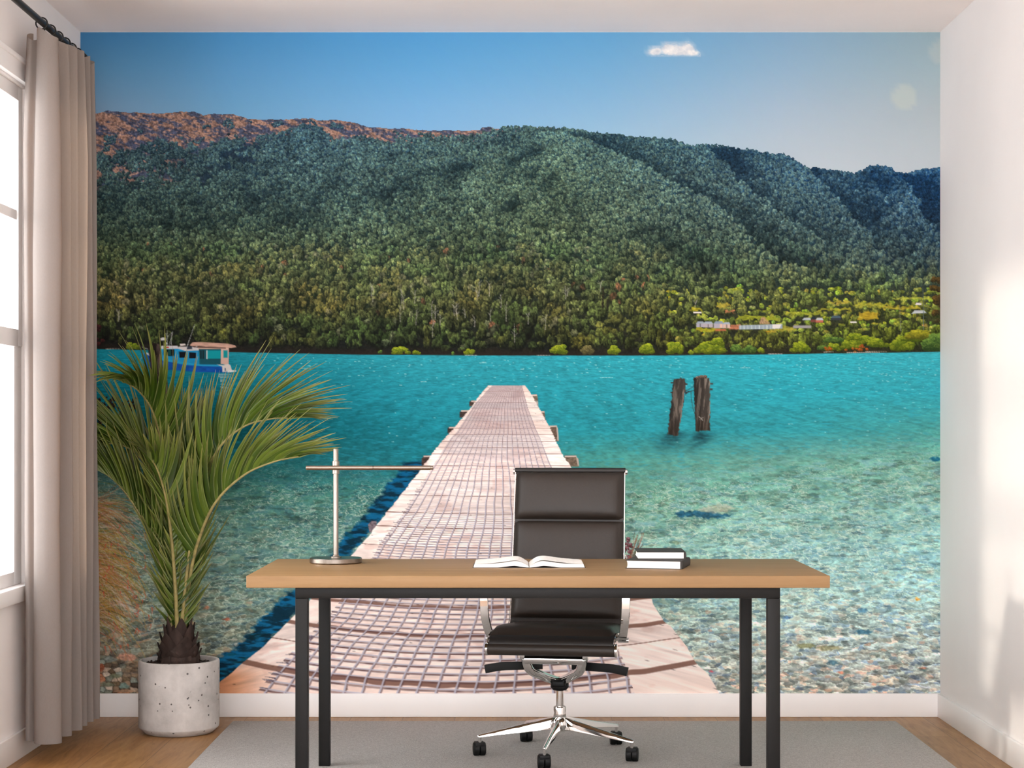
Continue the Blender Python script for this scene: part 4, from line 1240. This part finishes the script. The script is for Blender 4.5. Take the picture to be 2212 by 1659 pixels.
for yr in (6.60, 6.72, 6.83, 6.94, 7.04, 7.13, 7.18):
    bm = bmesh.new()
    tube(bm, [(.021 * math.cos(a), yr - 6.9, RZ - .07 - .005 + .021 * math.sin(a)) for a in np.linspace(0, 2 * math.pi, 25)], .0028, 8)
    obj('curtain_ring', bm, M['rod'], cur, 3.14)

# ---------------------------------------------------------------- rug
tag(obj('rug', new_box(-1.168, 1.582, 4.35, 7.487, 0.0, .010, .003, 2), M['rug'], None, .6), 'large plain grey woven rug lying under the desk', 'rug')
RUG = .010

# ---------------------------------------------------------------- desk
DX0, DX1, DY0, DY1 = -.857, 1.009, 5.77, 6.53
desk = thing('desk', 'long desk with thick light oak top on a black square-tube frame', 'desk', ((DX0 + DX1) / 2, (DY0 + DY1) / 2, RUG))
ox, oy, oz = desk.location


def dbox(x0, x1, y0, y1, z0, z1, bev):
    return new_box(x0 - ox, x1 - ox, y0 - oy, y1 - oy, z0 - oz, z1 - oz, bev, 3)


obj('tabletop', dbox(DX0, DX1, DY0, DY1, .7115, .750, .0022), M['oak'], desk, .6)
FX0, FX1, FY0, FY1, TH = -.702, .852, 5.785, 6.515, .040
bm = bmesh.new()
for (a, b, c, d) in ((FX0, FX1, FY0, FY0 + TH), (FX0, FX1, FY1 - TH, FY1), (FX0, FX0 + TH, FY0 + TH, FY1 - TH), (FX1 - TH, FX1, FY0 + TH, FY1 - TH)):
    box(bm, a - ox, b - ox, c - oy, d - oy, .6765 - oz, .7115 - oz, .002, 2)
obj('frame', bm, M['black'], desk, .6)
for x in (FX0, FX1 - TH):
    for y in (FY0, FY1 - TH):
        obj('leg', dbox(x, x + TH, y, y + TH, RUG, .6765, .002), M['black'], desk, .6)

# ---------------------------------------------------------------- lamp on the desk
lx_, ly_ = wx(725.5, 6.33), 6.33
lamp = thing('desk_lamp', 'slim brushed metal desk lamp with a straight horizontal arm on the left of the desk', 'lamp', (lx_, ly_, .750))
bm = bmesh.new(); lathe(bm, [(.086, 0), (.090, .0015), (.0915, .004), (.0915, .0165), (.090, .0185), (.0, .0188)], 72, cap1=False); obj('base', bm, M['steel'], lamp, .5)
bm = bmesh.new(); lathe(bm, [(.018, .0186), (.019, .020), (.019, .0225), (.013, .024), (.011, .028), (.0092, .030), (.0092, .398), (.0085, .400), (0, .400)], 28, cap1=False); obj('pole', bm, M['steel'], lamp, .5)
bm = bmesh.new(); lathe(bm, [(.0093, .312), (.0128, .313), (.0128, .357), (.0093, .358)], 28, cap0=False, cap1=False)
obj('collar', bm, M['steel'], lamp, .5)
xa, xj, xe = wx(661, 6.31) - lx_, wx(806, 6.31) - lx_, wx(936, 6.31) - lx_
bm = bmesh.new()
for a, b in ((xa, xj - .0006), (xj + .0006, xe - .010)):
    tube(bm, [(a, -.0185, .334), (a + .001, -.0185, .334), (b - .001, -.0185, .334), (b, -.0185, .334)], [.0070, .0081, .0081, .0070], 20)
tube(bm, [(xj - .002, -.0185, .334), (xj + .002, -.0185, .334)], .0062, 16)
tube(bm, [(xe - .0102, -.0185, .334), (xe - .002, -.0185, .334), (xe, -.0185, .334)], [.0068, .0068, .005], 20)
obj('arm', bm, M['steel_h'], lamp, .5)

# ---------------------------------------------------------------- books
sx, sy = wx(1143, 6.1), 6.10
ob = thing('open_book', 'open book lying on the desk with blank white pages', 'book', (sx, sy, .750))
top_k = [(0, .0035), (.06, .012), (.14, .0205), (.24, .0235), (.36, .021), (.5, .0168), (.65, .0145), (.82, .0135), (1, .0125)]
bot_k = [(0, .0016), (.12, .0035), (.26, .0072), (.42, .0045), (.56, .0016), (1, .0016)]
us = np.linspace(0, 1, 36)
tz = np.interp(us, *zip(*top_k)); bz = np.interp(us, *zip(*bot_k))
tz = np.convolve(np.r_[[tz[0]] * 2, tz, [tz[-1]] * 2], np.ones(5) / 5, 'valid'); tz[0] = .0035
for sg in (-1, 1):
    bm = bmesh.new()
    sec = [(sg * (u * .183 + .001), z) for u, z in zip(us, tz)] + [(sg * (u * .187 + .001), z) for u, z in zip(us[::-1], bz[::-1])]
    rings(bm, [[(x, y, z) for x, z in sec] for y in (.003, .221)])
    obj('pages', bm, M['pages'], ob, .5)
    for lift in (1,):
        bm = bmesh.new()
        q = [(sg * (u * .181 + .002), z + .0012 + .0030 * math.sin(math.pi * min(1, u * 1.15)) * (.6 if sg < 0 else 1)) for u, z in zip(us[:-1], tz[:-1])]
        rings(bm, [[(x, y, z) for x, z in q] + [(x, y, z - .0004) for x, z in q[::-1]] for y in (.004, .220)])
        obj('page', bm, M['pages'], ob, .5)
obj('cover', new_box(-.191, .191, 0, .225, 0, .0014, .0004, 1), M['bookcloth'], ob)


def closed_book(name, label, cx, cy, z, rz, w, d, h, spine_right=True):
    """front edge (-y) shows the pages; the spine is on the right"""
    o = thing(name, label, 'book', (cx, cy, z), rz, None)
    c = .0022
    bm = bmesh.new()
    box(bm, 0, w, 0, d, 0, c, .0006, 1); box(bm, 0, w, 0, d, h - c, h, .0006, 1)
    rings(bm, [[(w - .004, y, c), (w + .0015, y, c * .4), (w + .0035, y, h * .3), (w + .0035, y, h * .7), (w + .0015, y, h - c * .4), (w - .004, y, h - c)] for y in (0.0, d)])
    obj('cover', bm, M['bookcloth'], o, .6)
    bm = bmesh.new()
    prof = [(.004, c), (.0062, h * .3), (.0066, h * .5), (.0062, h * .7), (.004, h - c), (w - .005, h - c), (w - .005, c)]
    rings(bm, [[(x, y, z_) for x, z_ in prof] for y in (.003, d - .003)])
    obj('pages', bm, M['pages'], o, .6)
    return o


closed_book('hardcover_book', 'larger dark hardcover lying at the bottom of the two-book stack', .374, 6.078, .750, math.radians(-13.5), .190, .190, .0285)
closed_book('hardcover_book', 'smaller dark hardcover lying on top of the two-book stack', .416, 6.118, .7785, math.radians(-1.0), .163, .195, .0255)

# ---------------------------------------------------------------- planter and palm
PX, PY = -1.350, 7.270
pot = thing('planter', 'round pale concrete planter with dark soil standing at the left of the room', 'planter', (PX, PY, 0))
bm = bmesh.new()
lathe(bm, [(0, 0), (.128, 0), (.136, .003), (.1590, .024), (.1605, .028), (.1615, .284), (.1600, .2905), (.1570, .2925), (.1490, .2925), (.1465, .290), (.1455, .272), (.1455, .230), (0, .230)], 96, cap0=False, cap1=False)
obj('pot', bm, M['concrete'], pot, .5)
bm = bmesh.new()
rr = random.Random(2)
loops = [[((.1455 * k / 9) * math.cos(a), (.1455 * k / 9) * math.sin(a), .272 + (.006 * rr.random() + .008 * (1 - k / 9)) * (k < 9)) for a in np.linspace(0, 2 * math.pi, 60)[:-1]] for k in range(1, 10)]
rings(bm, loops, True, True, False)
for q in range(160):
    a = rr.uniform(0, 6.28); r = .135 * math.sqrt(rr.random()); s = rr.uniform(.0025, .006)
    bmesh.ops.create_icosphere(bm, subdivisions=1, radius=s, matrix=Matrix.Translation((r * math.cos(a), r * math.sin(a), .279)))
obj('soil', bm, M['soil'], pot, .7)

palm = thing('potted_palm', 'feathery green palm with arching fronds growing from the concrete planter', 'palm', (PX, PY, .274))
bm = bmesh.new()
lathe(bm, [(.066, -.006), (.072, .010), (.066, .045), (.052, .085), (.040, .115), (.032, .150), (.012, .165)], 24)
for tier, (z, r, n, hgt, wd, out) in enumerate(((.000, .071, 7, .058, .092, .014), (.020, .069, 7, .068, .088, .012), (.046, .062, 6, .076, .084, .010), (.076, .052, 6, .082, .070, .005), (.104, .041, 5, .084, .052, .003))):
    for k in range(n):
        a = 2 * math.pi * (k + .5 * tier + rr.uniform(-.12, .12)) / n
        hh = hgt * rr.uniform(.85, 1.15)
        co, si = math.cos(a), math.sin(a)
        ls = []
        for t in (0, .25, .5, .75, .92, 1.0):
            w = wd * (1 - t ** 2.4) * .5 + .002
            rad = r + .004 + (out * t * 1.2 if t > .6 else 0) - r * .24 * t + .014 * t * t
            zz = z + hh * t
            row = []
            for (u, ext) in ((-1, 0), (-.5, .006), (0, .009), (.5, .006), (1, 0), (0, -.006)):
                e = rad + ext * (1 - t * .6)
                row.append((co * e - si * u * w, si * e + co * u * w, zz))
            ls.append(row)
        rings(bm, ls)
obj('trunk', bm, M['bark'], palm, .7)


def keep_clear(c):
    """leaf points lean against, and never pass through, the curtain, the window wall and the mural"""
    x, y = c.x + PX, c.y + PY
    lim = -1.632 if y < 7.225 else -1.80
    if x < lim: x = lim + (x - lim) * .04
    if y > 7.60: y = 7.60 + (y - 7.60) * .1
    return Vector((x - PX, y - PY, c.z))


def frond(name, path, hint, leaf_len, n, elev, seed, t0=.10, droop=.10, wid=.0195, spread=(54, 24), sweep=.5, tip_droop=0.0, lab=None, lean=0.0):
    """path: world points of the leaf stem. hint: horizontal direction the frond leans to."""
    R = random.Random(seed)
    base = Vector((PX, PY, .274))
    P = bez([p - base for p in path], 60)
    _, fr = frames(P)
    O = Vector(hint).normalized()
    S0 = Vector((0, 0, 1)).cross(O).normalized()
    bm = bmesh.new()
    at = []
    for k in range(n):
        t = t0 + (1 - t0) * (k + .5) / n
        i = min(int(t * 60), 59); f = t * 60 - i
        p = P[i].lerp(P[i + 1], f); T = fr[i][0]
        S = (S0 - T * S0.dot(T)).normalized(); N = S.cross(T).normalized()
        if N.dot(Vector((0, 0, 1))) + .5 * N.dot(-O) < 0: N = -N
        q = (t - t0) / (1 - t0)
        env = min(1.0, .52 + q * 1.9) * (1.0 if q < .60 else 1 - .70 * ((q - .60) / .40) ** 1.2)
        for sg in (-1, 1):
            ll = leaf_len * env * R.uniform(.86, 1.12)
            al = math.radians(spread[0] + (spread[1] - spread[0]) * q + R.uniform(-5, 5))
            be = math.radians(elev + R.uniform(-13, 13))
            d = (T * math.cos(al) + (S * sg * math.cos(be) + N * math.sin(be)) * math.sin(al)).normalized()
            bend = T * sweep * R.uniform(.6, 1.4) * (.5 + .5 * q) + Vector((0, 0, -1)) * (droop * R.uniform(.4, 1.6) * (1 + q) + tip_droop * max(0, q - .55) / .45) + O * .08
            W = (T - d * T.dot(d)).normalized()
            B = d.cross(W).normalized()
            w0 = wid * R.uniform(.8, 1.15) * (.72 + .28 * min(1, q * 4))
            rd = R.random()
            prev = None
            ns = 8
            for j in range(ns + 1):
                s = j / ns
                c = p + (d * s + bend * s * s) * ll
                w = w0 * .5 * min(1, .42 + s * 4.0) * (1 - s ** 2.6) + .0004
                c = keep_clear(c)
                a1 = bm.verts.new(c - W * w + B * w * .45); m_ = bm.verts.new(c); a2 = bm.verts.new(c + W * w + B * w * .45)
                at += [(0.0, s, rd), (.5, s, rd), (1.0, s, rd)]
                if prev:
                    bm.faces.new((prev[0], prev[1], m_, a1)); bm.faces.new((prev[1], prev[2], a2, m_))
                prev = (a1, m_, a2)
    bm.verts.index_update()
    me = bpy.data.meshes.new(name)
    bm.to_mesh(me); bm.free()
    me.polygons.foreach_set('use_smooth', [True] * len(me.polygons))
    aa = me.attributes.new('blade', 'FLOAT_VECTOR', 'POINT')
    aa.data.foreach_set('vector', np.array(at, np.float32).ravel())
    me.materials.append(M['leaf'])
    o = bpy.data.objects.new(name, me); link(o, palm)
    bm = bmesh.new()
    tube(bm, P, [.0092 - .0070 * (i / 60) ** .9 for i in range(61)], 8)
    obj('stem', bm, M['rachis'], o, 3.14)
    return o


def way(*q):
    return [pt(a, b, d) for a, b, d in q]


C0 = PY
frond('frond', way((383, 1385, C0), (372, 1230, C0 + .02), (364, 1110, C0 + .03), (354, 1000, C0 + .03), (334, 900, C0 - .05), (300, 845, C0 - .16), (255, 818, C0 - .30)), (-1, -.8, 0), .33, 58, 60, 3, .08, .12, tip_droop=.5)
frond('frond', way((393, 1385, C0), (404, 1250, C0 - .02), (420, 1130, C0 - .05), (440, 1035, C0 - .08), (478, 962, C0 - .10), (530, 920, C0 - .11), (585, 905, C0 - .12), (622, 903, C0 - .12)), (1, -.25, 0), .255, 70, 62, 5, .04, .10, spread=(62, 34), sweep=1.0, tip_droop=.35)
frond('frond', way((396, 1385, C0), (408, 1260, C0 - .04), (428, 1170, C0 - .09), (466, 1085, C0 - .15), (526, 1027, C0 - .2), (590, 998, C0 - .23), (645, 986, C0 - .25)), (1, -.4, 0), .235, 64, 58, 7, .03, .10, spread=(58, 30), sweep=.95, tip_droop=.3)
frond('frond', way((378, 1385, C0), (364, 1240, C0 + .03), (350, 1120, C0 + .05), (330, 1035, C0 + .06), (292, 978, C0 + .07), (245, 958, C0 + .08), (200, 972, C0 + .09)), (-1, .25, 0), .29, 54, 60, 9, .05, .10, tip_droop=.3, sweep=.6)
frond('frond', way((374, 1385, C0), (356, 1260, C0 - .01), (328, 1165, C0 - .01), (286, 1085, C0 + .0), (244, 1035, C0 + .02), (196, 1006, C0 + .05)), (-1, .0, 0), .26, 54, 58, 11, .03, .10, sweep=.6)
frond('frond', way((384, 1385, C0 - .03), (378, 1260, C0 - .07), (370, 1160, C0 - .11), (358, 1075, C0 - .15), (340, 1015, C0 - .2), (322, 985, C0 - .26)), (-.25, -1, 0), .25, 50, 40, 13, .03, .14, sweep=.5)
frond('frond', way((390, 1385, C0 + .01), (394, 1240, C0 + .05), (398, 1110, C0 + .09), (404, 1000, C0 + .13), (414, 920, C0 + .19)), (.3, 1, 0), .30, 50, 48, 15, .06, .06)
frond('frond', way((389, 1385, C0 - .02), (400, 1270, C0 - .05), (410, 1180, C0 - .08), (418, 1100, C0 - .10), (428, 1040, C0 - .14)), (.35, -1, 0), .24, 46, 44, 17, .03, .10)
frond('frond', way((386, 1385, C0 + .01), (383, 1270, C0 + .03), (380, 1170, C0 + .05), (376, 1080, C0 + .07), (366, 1000, C0 + .10)), (-.2, 1, 0), .26, 46, 44, 19, .03, .08)

# ---------------------------------------------------------------- office chair
CX, CY = .169, 6.71
chair = thing('office_chair', 'high-back dark brown leather office chair with chrome arms behind the desk', 'chair', (CX, CY, RUG), math.radians(-8.5))
CZ = RUG
# side profile (y, z) of the sling: front roll, seat, bend, back
prof = [(-.232, .415), (-.252, .425), (-.258, .445), (-.245, .466), (-.20, .478), (-.08, .468), (.06, .456), (.145, .455), (.190, .474), (.214, .515), (.236, .60), (.262, .72), (.290, .86), (.318, 1.00), (.330, 1.058)]
pc = bez([(0, y, z - CZ) for y, z in prof], 140)
_, fpc = frames(pc)
acc = [0.0]
for a, b in zip(pc[:-1], pc[1:]): acc.append(acc[-1] + (b - a).length)


def prof_at(s):
    i = int(np.clip(np.searchsorted(acc, s) - 1, 0, len(pc) - 2))
    f = np.clip((s - acc[i]) / (acc[i + 1] - acc[i]), 0, 1)
    p = pc[i].lerp(pc[i + 1], f); t = (pc[i + 1] - pc[i]).normalized()
    return p, Vector((0, -t.z, t.y)) if True else None


def half_w(s):
    return float(np.interp(s, [0, .30, .48, .60, acc[-1]], [.230, .229, .222, .219, .215]))


SEND = acc[-1]
bm = bmesh.new()
loops = []
for s in np.linspace(0, SEND, 120):
    p, n = prof_at(s); w = half_w(s) - .006
    loops.append([(x, p.y + n.y * o_, p.z + n.z * o_) for x, o_ in ((-w, -.006), (-w, .006), (w, .006), (w, -.006))])
rings(bm, loops)
obj('sling', bm, M['leather_dark'], chair, .5)


def pad(name, s0, s1, thick, nu=28, nv=24):
    """a cushion lying on the sling between two arc lengths"""
    bm = bmesh.new()
    grid = []
    for j in range(nv + 1):
        v = j / nv; s = s0 + (s1 - s0) * v
        p, n = prof_at(s); w = half_w(s) - .004
        row = []
        for i in range(nu + 1):
            u = i / nu
            uu = 2 * u - 1; vv = 2 * v - 1
            r = max(0.0, (1 - abs(uu) ** 10) * (1 - abs(vv) ** 6)) ** .5
            hgt = .005 + thick * r * (.86 + .14 * (1 - uu * uu) * (1 - vv * vv))
            x = uu * w * (1 - .012 * abs(vv) ** 10)
            row.append((x, p.y + n.y * hgt, p.z + n.z * hgt))
        grid.append(row)
    rings(bm, grid, False, False, False)
    lo = []
    for j in range(nv + 1):
        s = s0 + (s1 - s0) * j / nv; p, n = prof_at(s); w = half_w(s) - .004
        lo.append([(x, p.y, p.z) for x in np.linspace(-w, w, nu + 1)])
    rings(bm, lo, False, False, False)
    bmesh.ops.remove_doubles(bm, verts=bm.verts, dist=.0004)
    return obj(name, bm, M['leather'], chair, 3.14)


sb = float(np.interp(.19, [p.y for p in pc[60:90]], acc[60:90])) if False else None
# arc lengths of the landmarks
def arc_z(z, lo=.45):
    for i in range(len(pc) - 1, 0, -1):
        if pc[i].z + CZ <= z: return acc[i]
    return 0


s_b0 = arc_z(.492); s_t = SEND - .004
bh = (s_t - s_b0) / 3
for k in range(3):
    pad('back_pad', s_b0 + bh * k + .003, s_b0 + bh * (k + 1) - .003, .036)
s_f = acc[int(140 * 3.4 / 14)]
pad('seat_pad', s_f, s_b0 - .020, .036)
bm = bmesh.new(); tube(bm, [(-.229, pc[18].y + .008, .430 - CZ), (.229, pc[18].y + .008, .430 - CZ)], .023, 20); obj('seat_roll', bm, M['leather'], chair, .6)
bm = bmesh.new(); tube(bm, [(-.216, pc[-1].y, pc[-1].z), (.216, pc[-1].y, pc[-1].z)], .011, 16); obj('top_roll', bm, M['leather_dark'], chair, .6)
for sg in (-1, 1):
    bm = bmesh.new()
    path = []; 
    for s in np.linspace(.03, SEND, 90):
        p, n = prof_at(s)
        path.append((sg * (half_w(s) - .001), p.y - n.y * .004, p.z - n.z * .004))
    P, fr = frames(path)
    ribbon(bm, path, .003, .022, (1, 0, 0))
    e = path[-1]
    tube(bm, [(sg * (abs(e[0]) - .012), e[1], e[2] - .004), (sg * (abs(e[0]) + .010), e[1], e[2] - .004)], .011, 16)
    e = (sg * .231, pc[18].y + .008, .430 - CZ)
    tube(bm, [(e[0] - sg * .002, e[1], e[2]), (e[0] + sg * .006, e[1], e[2])], .024, 18)
    obj('side_rail', bm, M['chrome'], chair, .6)
    xa_ = .256
    ap = bez([(sg * (xa_ - .018), -.085, .447 - CZ), (sg * (xa_ - .010), -.118, .470 - CZ), (sg * xa_, -.150, .530 - CZ), (sg * (xa_ + .004), -.158, .600 - CZ), (sg * (xa_ + .004), -.148, .660 - CZ), (sg * (xa_ + .004), -.095, .690 - CZ), (sg * (xa_ + .002), .05, .694 - CZ), (sg * (xa_ - .004), .20, .694 - CZ), (sg * (xa_ - .022), .252, .692 - CZ)], 60)
    bm = bmesh.new(); ribbon(bm, ap, .030, .011, (1, 0, 0))
    tube(bm, [(sg * .226, -.085, .449 - CZ), (sg * (xa_ + .008), -.085, .449 - CZ)], .009, 14)
    tube(bm, [(sg * .214, .252, .692 - CZ), (sg * (xa_ - .008), .252, .692 - CZ)], .008, 14)
    arm = obj('armrest', bm, M['chrome'], chair, .6)
    bm = bmesh.new(); ribbon(bm, [(sg * (xa_ + .003), y, .703 - CZ) for y in np.linspace(-.07, .16, 10)], .034, .012, (1, 0, 0)); obj('arm_pad', bm, M['plastic'], arm, .6)

# tilt mechanism: cross bar, yoke, hub, levers
bm = bmesh.new()
tube(bm, [(-.106, -.172, .386 - CZ), (.106, -.172, .386 - CZ)], .0215, 20, .9)
tube(bm, [(-.096, -.150, .414 - CZ), (.096, -.150, .414 - CZ)], .010, 14)
for sg in (-1, 1):
    tube(bm, [(sg * .106, -.165, .400 - CZ), (sg * .124, -.165, .400 - CZ)], .021, 18)
    tube(bm, [(sg * .104, -.168, .388 - CZ), (sg * .102, -.163, .372 - CZ), (sg * .095, -.152, .348 - CZ), (sg * .090, -.146, .340 - CZ), (sg * .080, -.132, .332 - CZ), (sg * .036, -.060, .302 - CZ), (sg * .010, -.016, .286 - CZ)], .0170, 14)
    tube(bm, bez([(sg * .100, -.155, .400 - CZ), (sg * .150, -.03, .420 - CZ), (sg * .224, .02, .448 - CZ)], 14), .009, 12)
obj('yoke', bm, M['chrome'], chair, .6)
bm = bmesh.new(); lathe(bm, [(.012, .238), (.026, .242), (.034, .252), (.034, .270), (.026, .284), (.018, .288)], 28, (0, -.004, 0)); box(bm, -.026, .026, -.06, .04, .256, .284, .009, 3); obj('hub', bm, M['plastic'], chair, .6)
bm = bmesh.new(); box(bm, -.085, .085, -.16, .10, .405, .424, .006, 2); obj('seat_plate', bm, M['plastic'], chair, .6)
for sg in (-1, 1):
    bm = bmesh.new()
    ribbon(bm, bez([(sg * .055, -.075, .352 - CZ), (sg * .150, -.10, .350 - CZ), (sg * .205, -.11, .348 - CZ), (sg * .262, -.115, .338 - CZ)], 16), [.013 + .012 * max(0, (i - 9) / 7) for i in range(17)], .030, (0, 1, 0))
    obj('lever', bm, M['plastic'], chair, .6)
bm = bmesh.new(); lathe(bm, [(.014, .165), (.0140, .250)], 24, cap0=False, cap1=False); obj('gas_column', bm, M['chrome'], chair, .6)
bm = bmesh.new(); lathe(bm, [(.022, .128), (.0235, .142), (.0235, .176), (.021, .180), (.0145, .180)], 28); lathe(bm, [(.020, .086), (.032, .092), (.038, .108), (.034, .128), (.026, .140)], 28)
base = obj('base', bm, M['chrome'], chair, .6)
for k in range(5):
    a = math.radians(-102 + 72 * k + 8.5)
    dr = Vector((math.cos(a), math.sin(a), 0)); sd = Vector((-math.sin(a), math.cos(a), 0))
    bm = bmesh.new()
    loops = []
    for r, hw, zt, zb in ((.020, .018, .142, .094), (.07, .0160, .131, .092), (.15, .0130, .113, .084), (.24, .0105, .094, .076), (.300, .0088, .0815, .069), (.307, .006, .079, .070)):
        loops.append([dr * r + sd * (w * hw) + Vector((0, 0, zt if h else zb)) for w, h in ((-1, 0), (-.35, 1), (.35, 1), (1, 0))])
    rings(bm, loops)
    bmesh.ops.bevel(bm, geom=list(bm.edges), offset=.003, segments=2, profile=.5, affect='EDGES', clamp_overlap=True)
    obj('leg', bm, M['chrome'], chair, .6)
    cpos = dr * .298
    cas = bmesh.new()
    ca = a + math.radians((20, -24, 12, 30, -14)[k])
    ax = Vector((1, 0, 0)) if k != 4 else Vector((.96, .28, 0)).normalized()
    ax = (Matrix.Rotation(math.radians(8.5 + (6, -10, 4, 8, -6)[k]), 3, 'Z') @ ax)
    fw = Vector((-ax.y, ax.x, 0))
    cc = cpos + fw * .012 + Vector((0, 0, .0255))
    for sg in (-1, 1):
        pr = [(.0012, .012), (.0012, .0235), (.003, .0252), (.0185, .0252), (.0222, .0225), (.0232, .012), (.0232, .001)]
        loops = []
        for off, rad in pr:
            loops.append([cc + ax * (sg * off) + (fw * math.cos(q) + Vector((0, 0, 1)) * math.sin(q)) * rad for q in np.linspace(0, 2 * math.pi, 33)[:-1]])
        rings(cas, loops)
    M4 = Matrix.Translation(cc + Vector((0, 0, .012))) @ Matrix(((ax.x, fw.x, 0, 0), (ax.y, fw.y, 0, 0), (0, 0, 1, 0), (0, 0, 0, 1)))
    box(cas, -.0185, .0185, -.022, .022, -.006, .0135, .004, 2, M4)
    c_o = obj('caster', cas, M['plastic'], chair, .6)
    st = bmesh.new(); tube(st, [cpos + Vector((0, 0, .036)), cpos + Vector((0, 0, .074))], .0062, 12); obj('caster_stem', st, M['chrome'], c_o, .6)

# ================================================================ light
w = bpy.data.worlds.new('daylight'); scene.world = w; w.use_nodes = True
bg = w.node_tree.nodes['Background']
bg.inputs[0].default_value = (.98, .985, 1.0, 1); bg.inputs[1].default_value = 6.0
sun = bpy.data.lights.new('sun', 'SUN'); sun.energy = 1.5; sun.angle = math.radians(3.4); sun.color = (1.0, .90, .78)
so = bpy.data.objects.new('sun', sun); link(so)
so.rotation_euler = Vector((3.65, .40, -.66)).to_track_quat('-Z', 'Y').to_euler()
so.location = (-6, 5, 4)

# ================================================================ camera
cam = bpy.data.cameras.new('camera')
cam.sensor_fit = 'HORIZONTAL'; cam.sensor_width = 36.0
cam.lens = F / 2212.0 * 36.0
cam.shift_x = -(VX - 1106.0) / 2212.0
cam.shift_y = (VY - 829.5) / 2212.0
cam.clip_start = .05; cam.clip_end = 100
co = bpy.data.objects.new('camera', cam); link(co)
co.location = (0, 0, EYE); co.rotation_euler = (math.pi / 2, 0, 0)
scene.camera = co
vs = scene.view_settings
vs.view_transform = 'Standard'; vs.look = 'None'; vs.gamma = 1.0; vs.exposure = 0.0; vs.use_curve_mapping = False
scene.display_settings.display_device = 'sRGB'
scene.cycles.max_bounces = 10
scene.cycles.diffuse_bounces = 6
scene.cycles.transparent_max_bounces = 16
scene.cycles.use_denoising = True
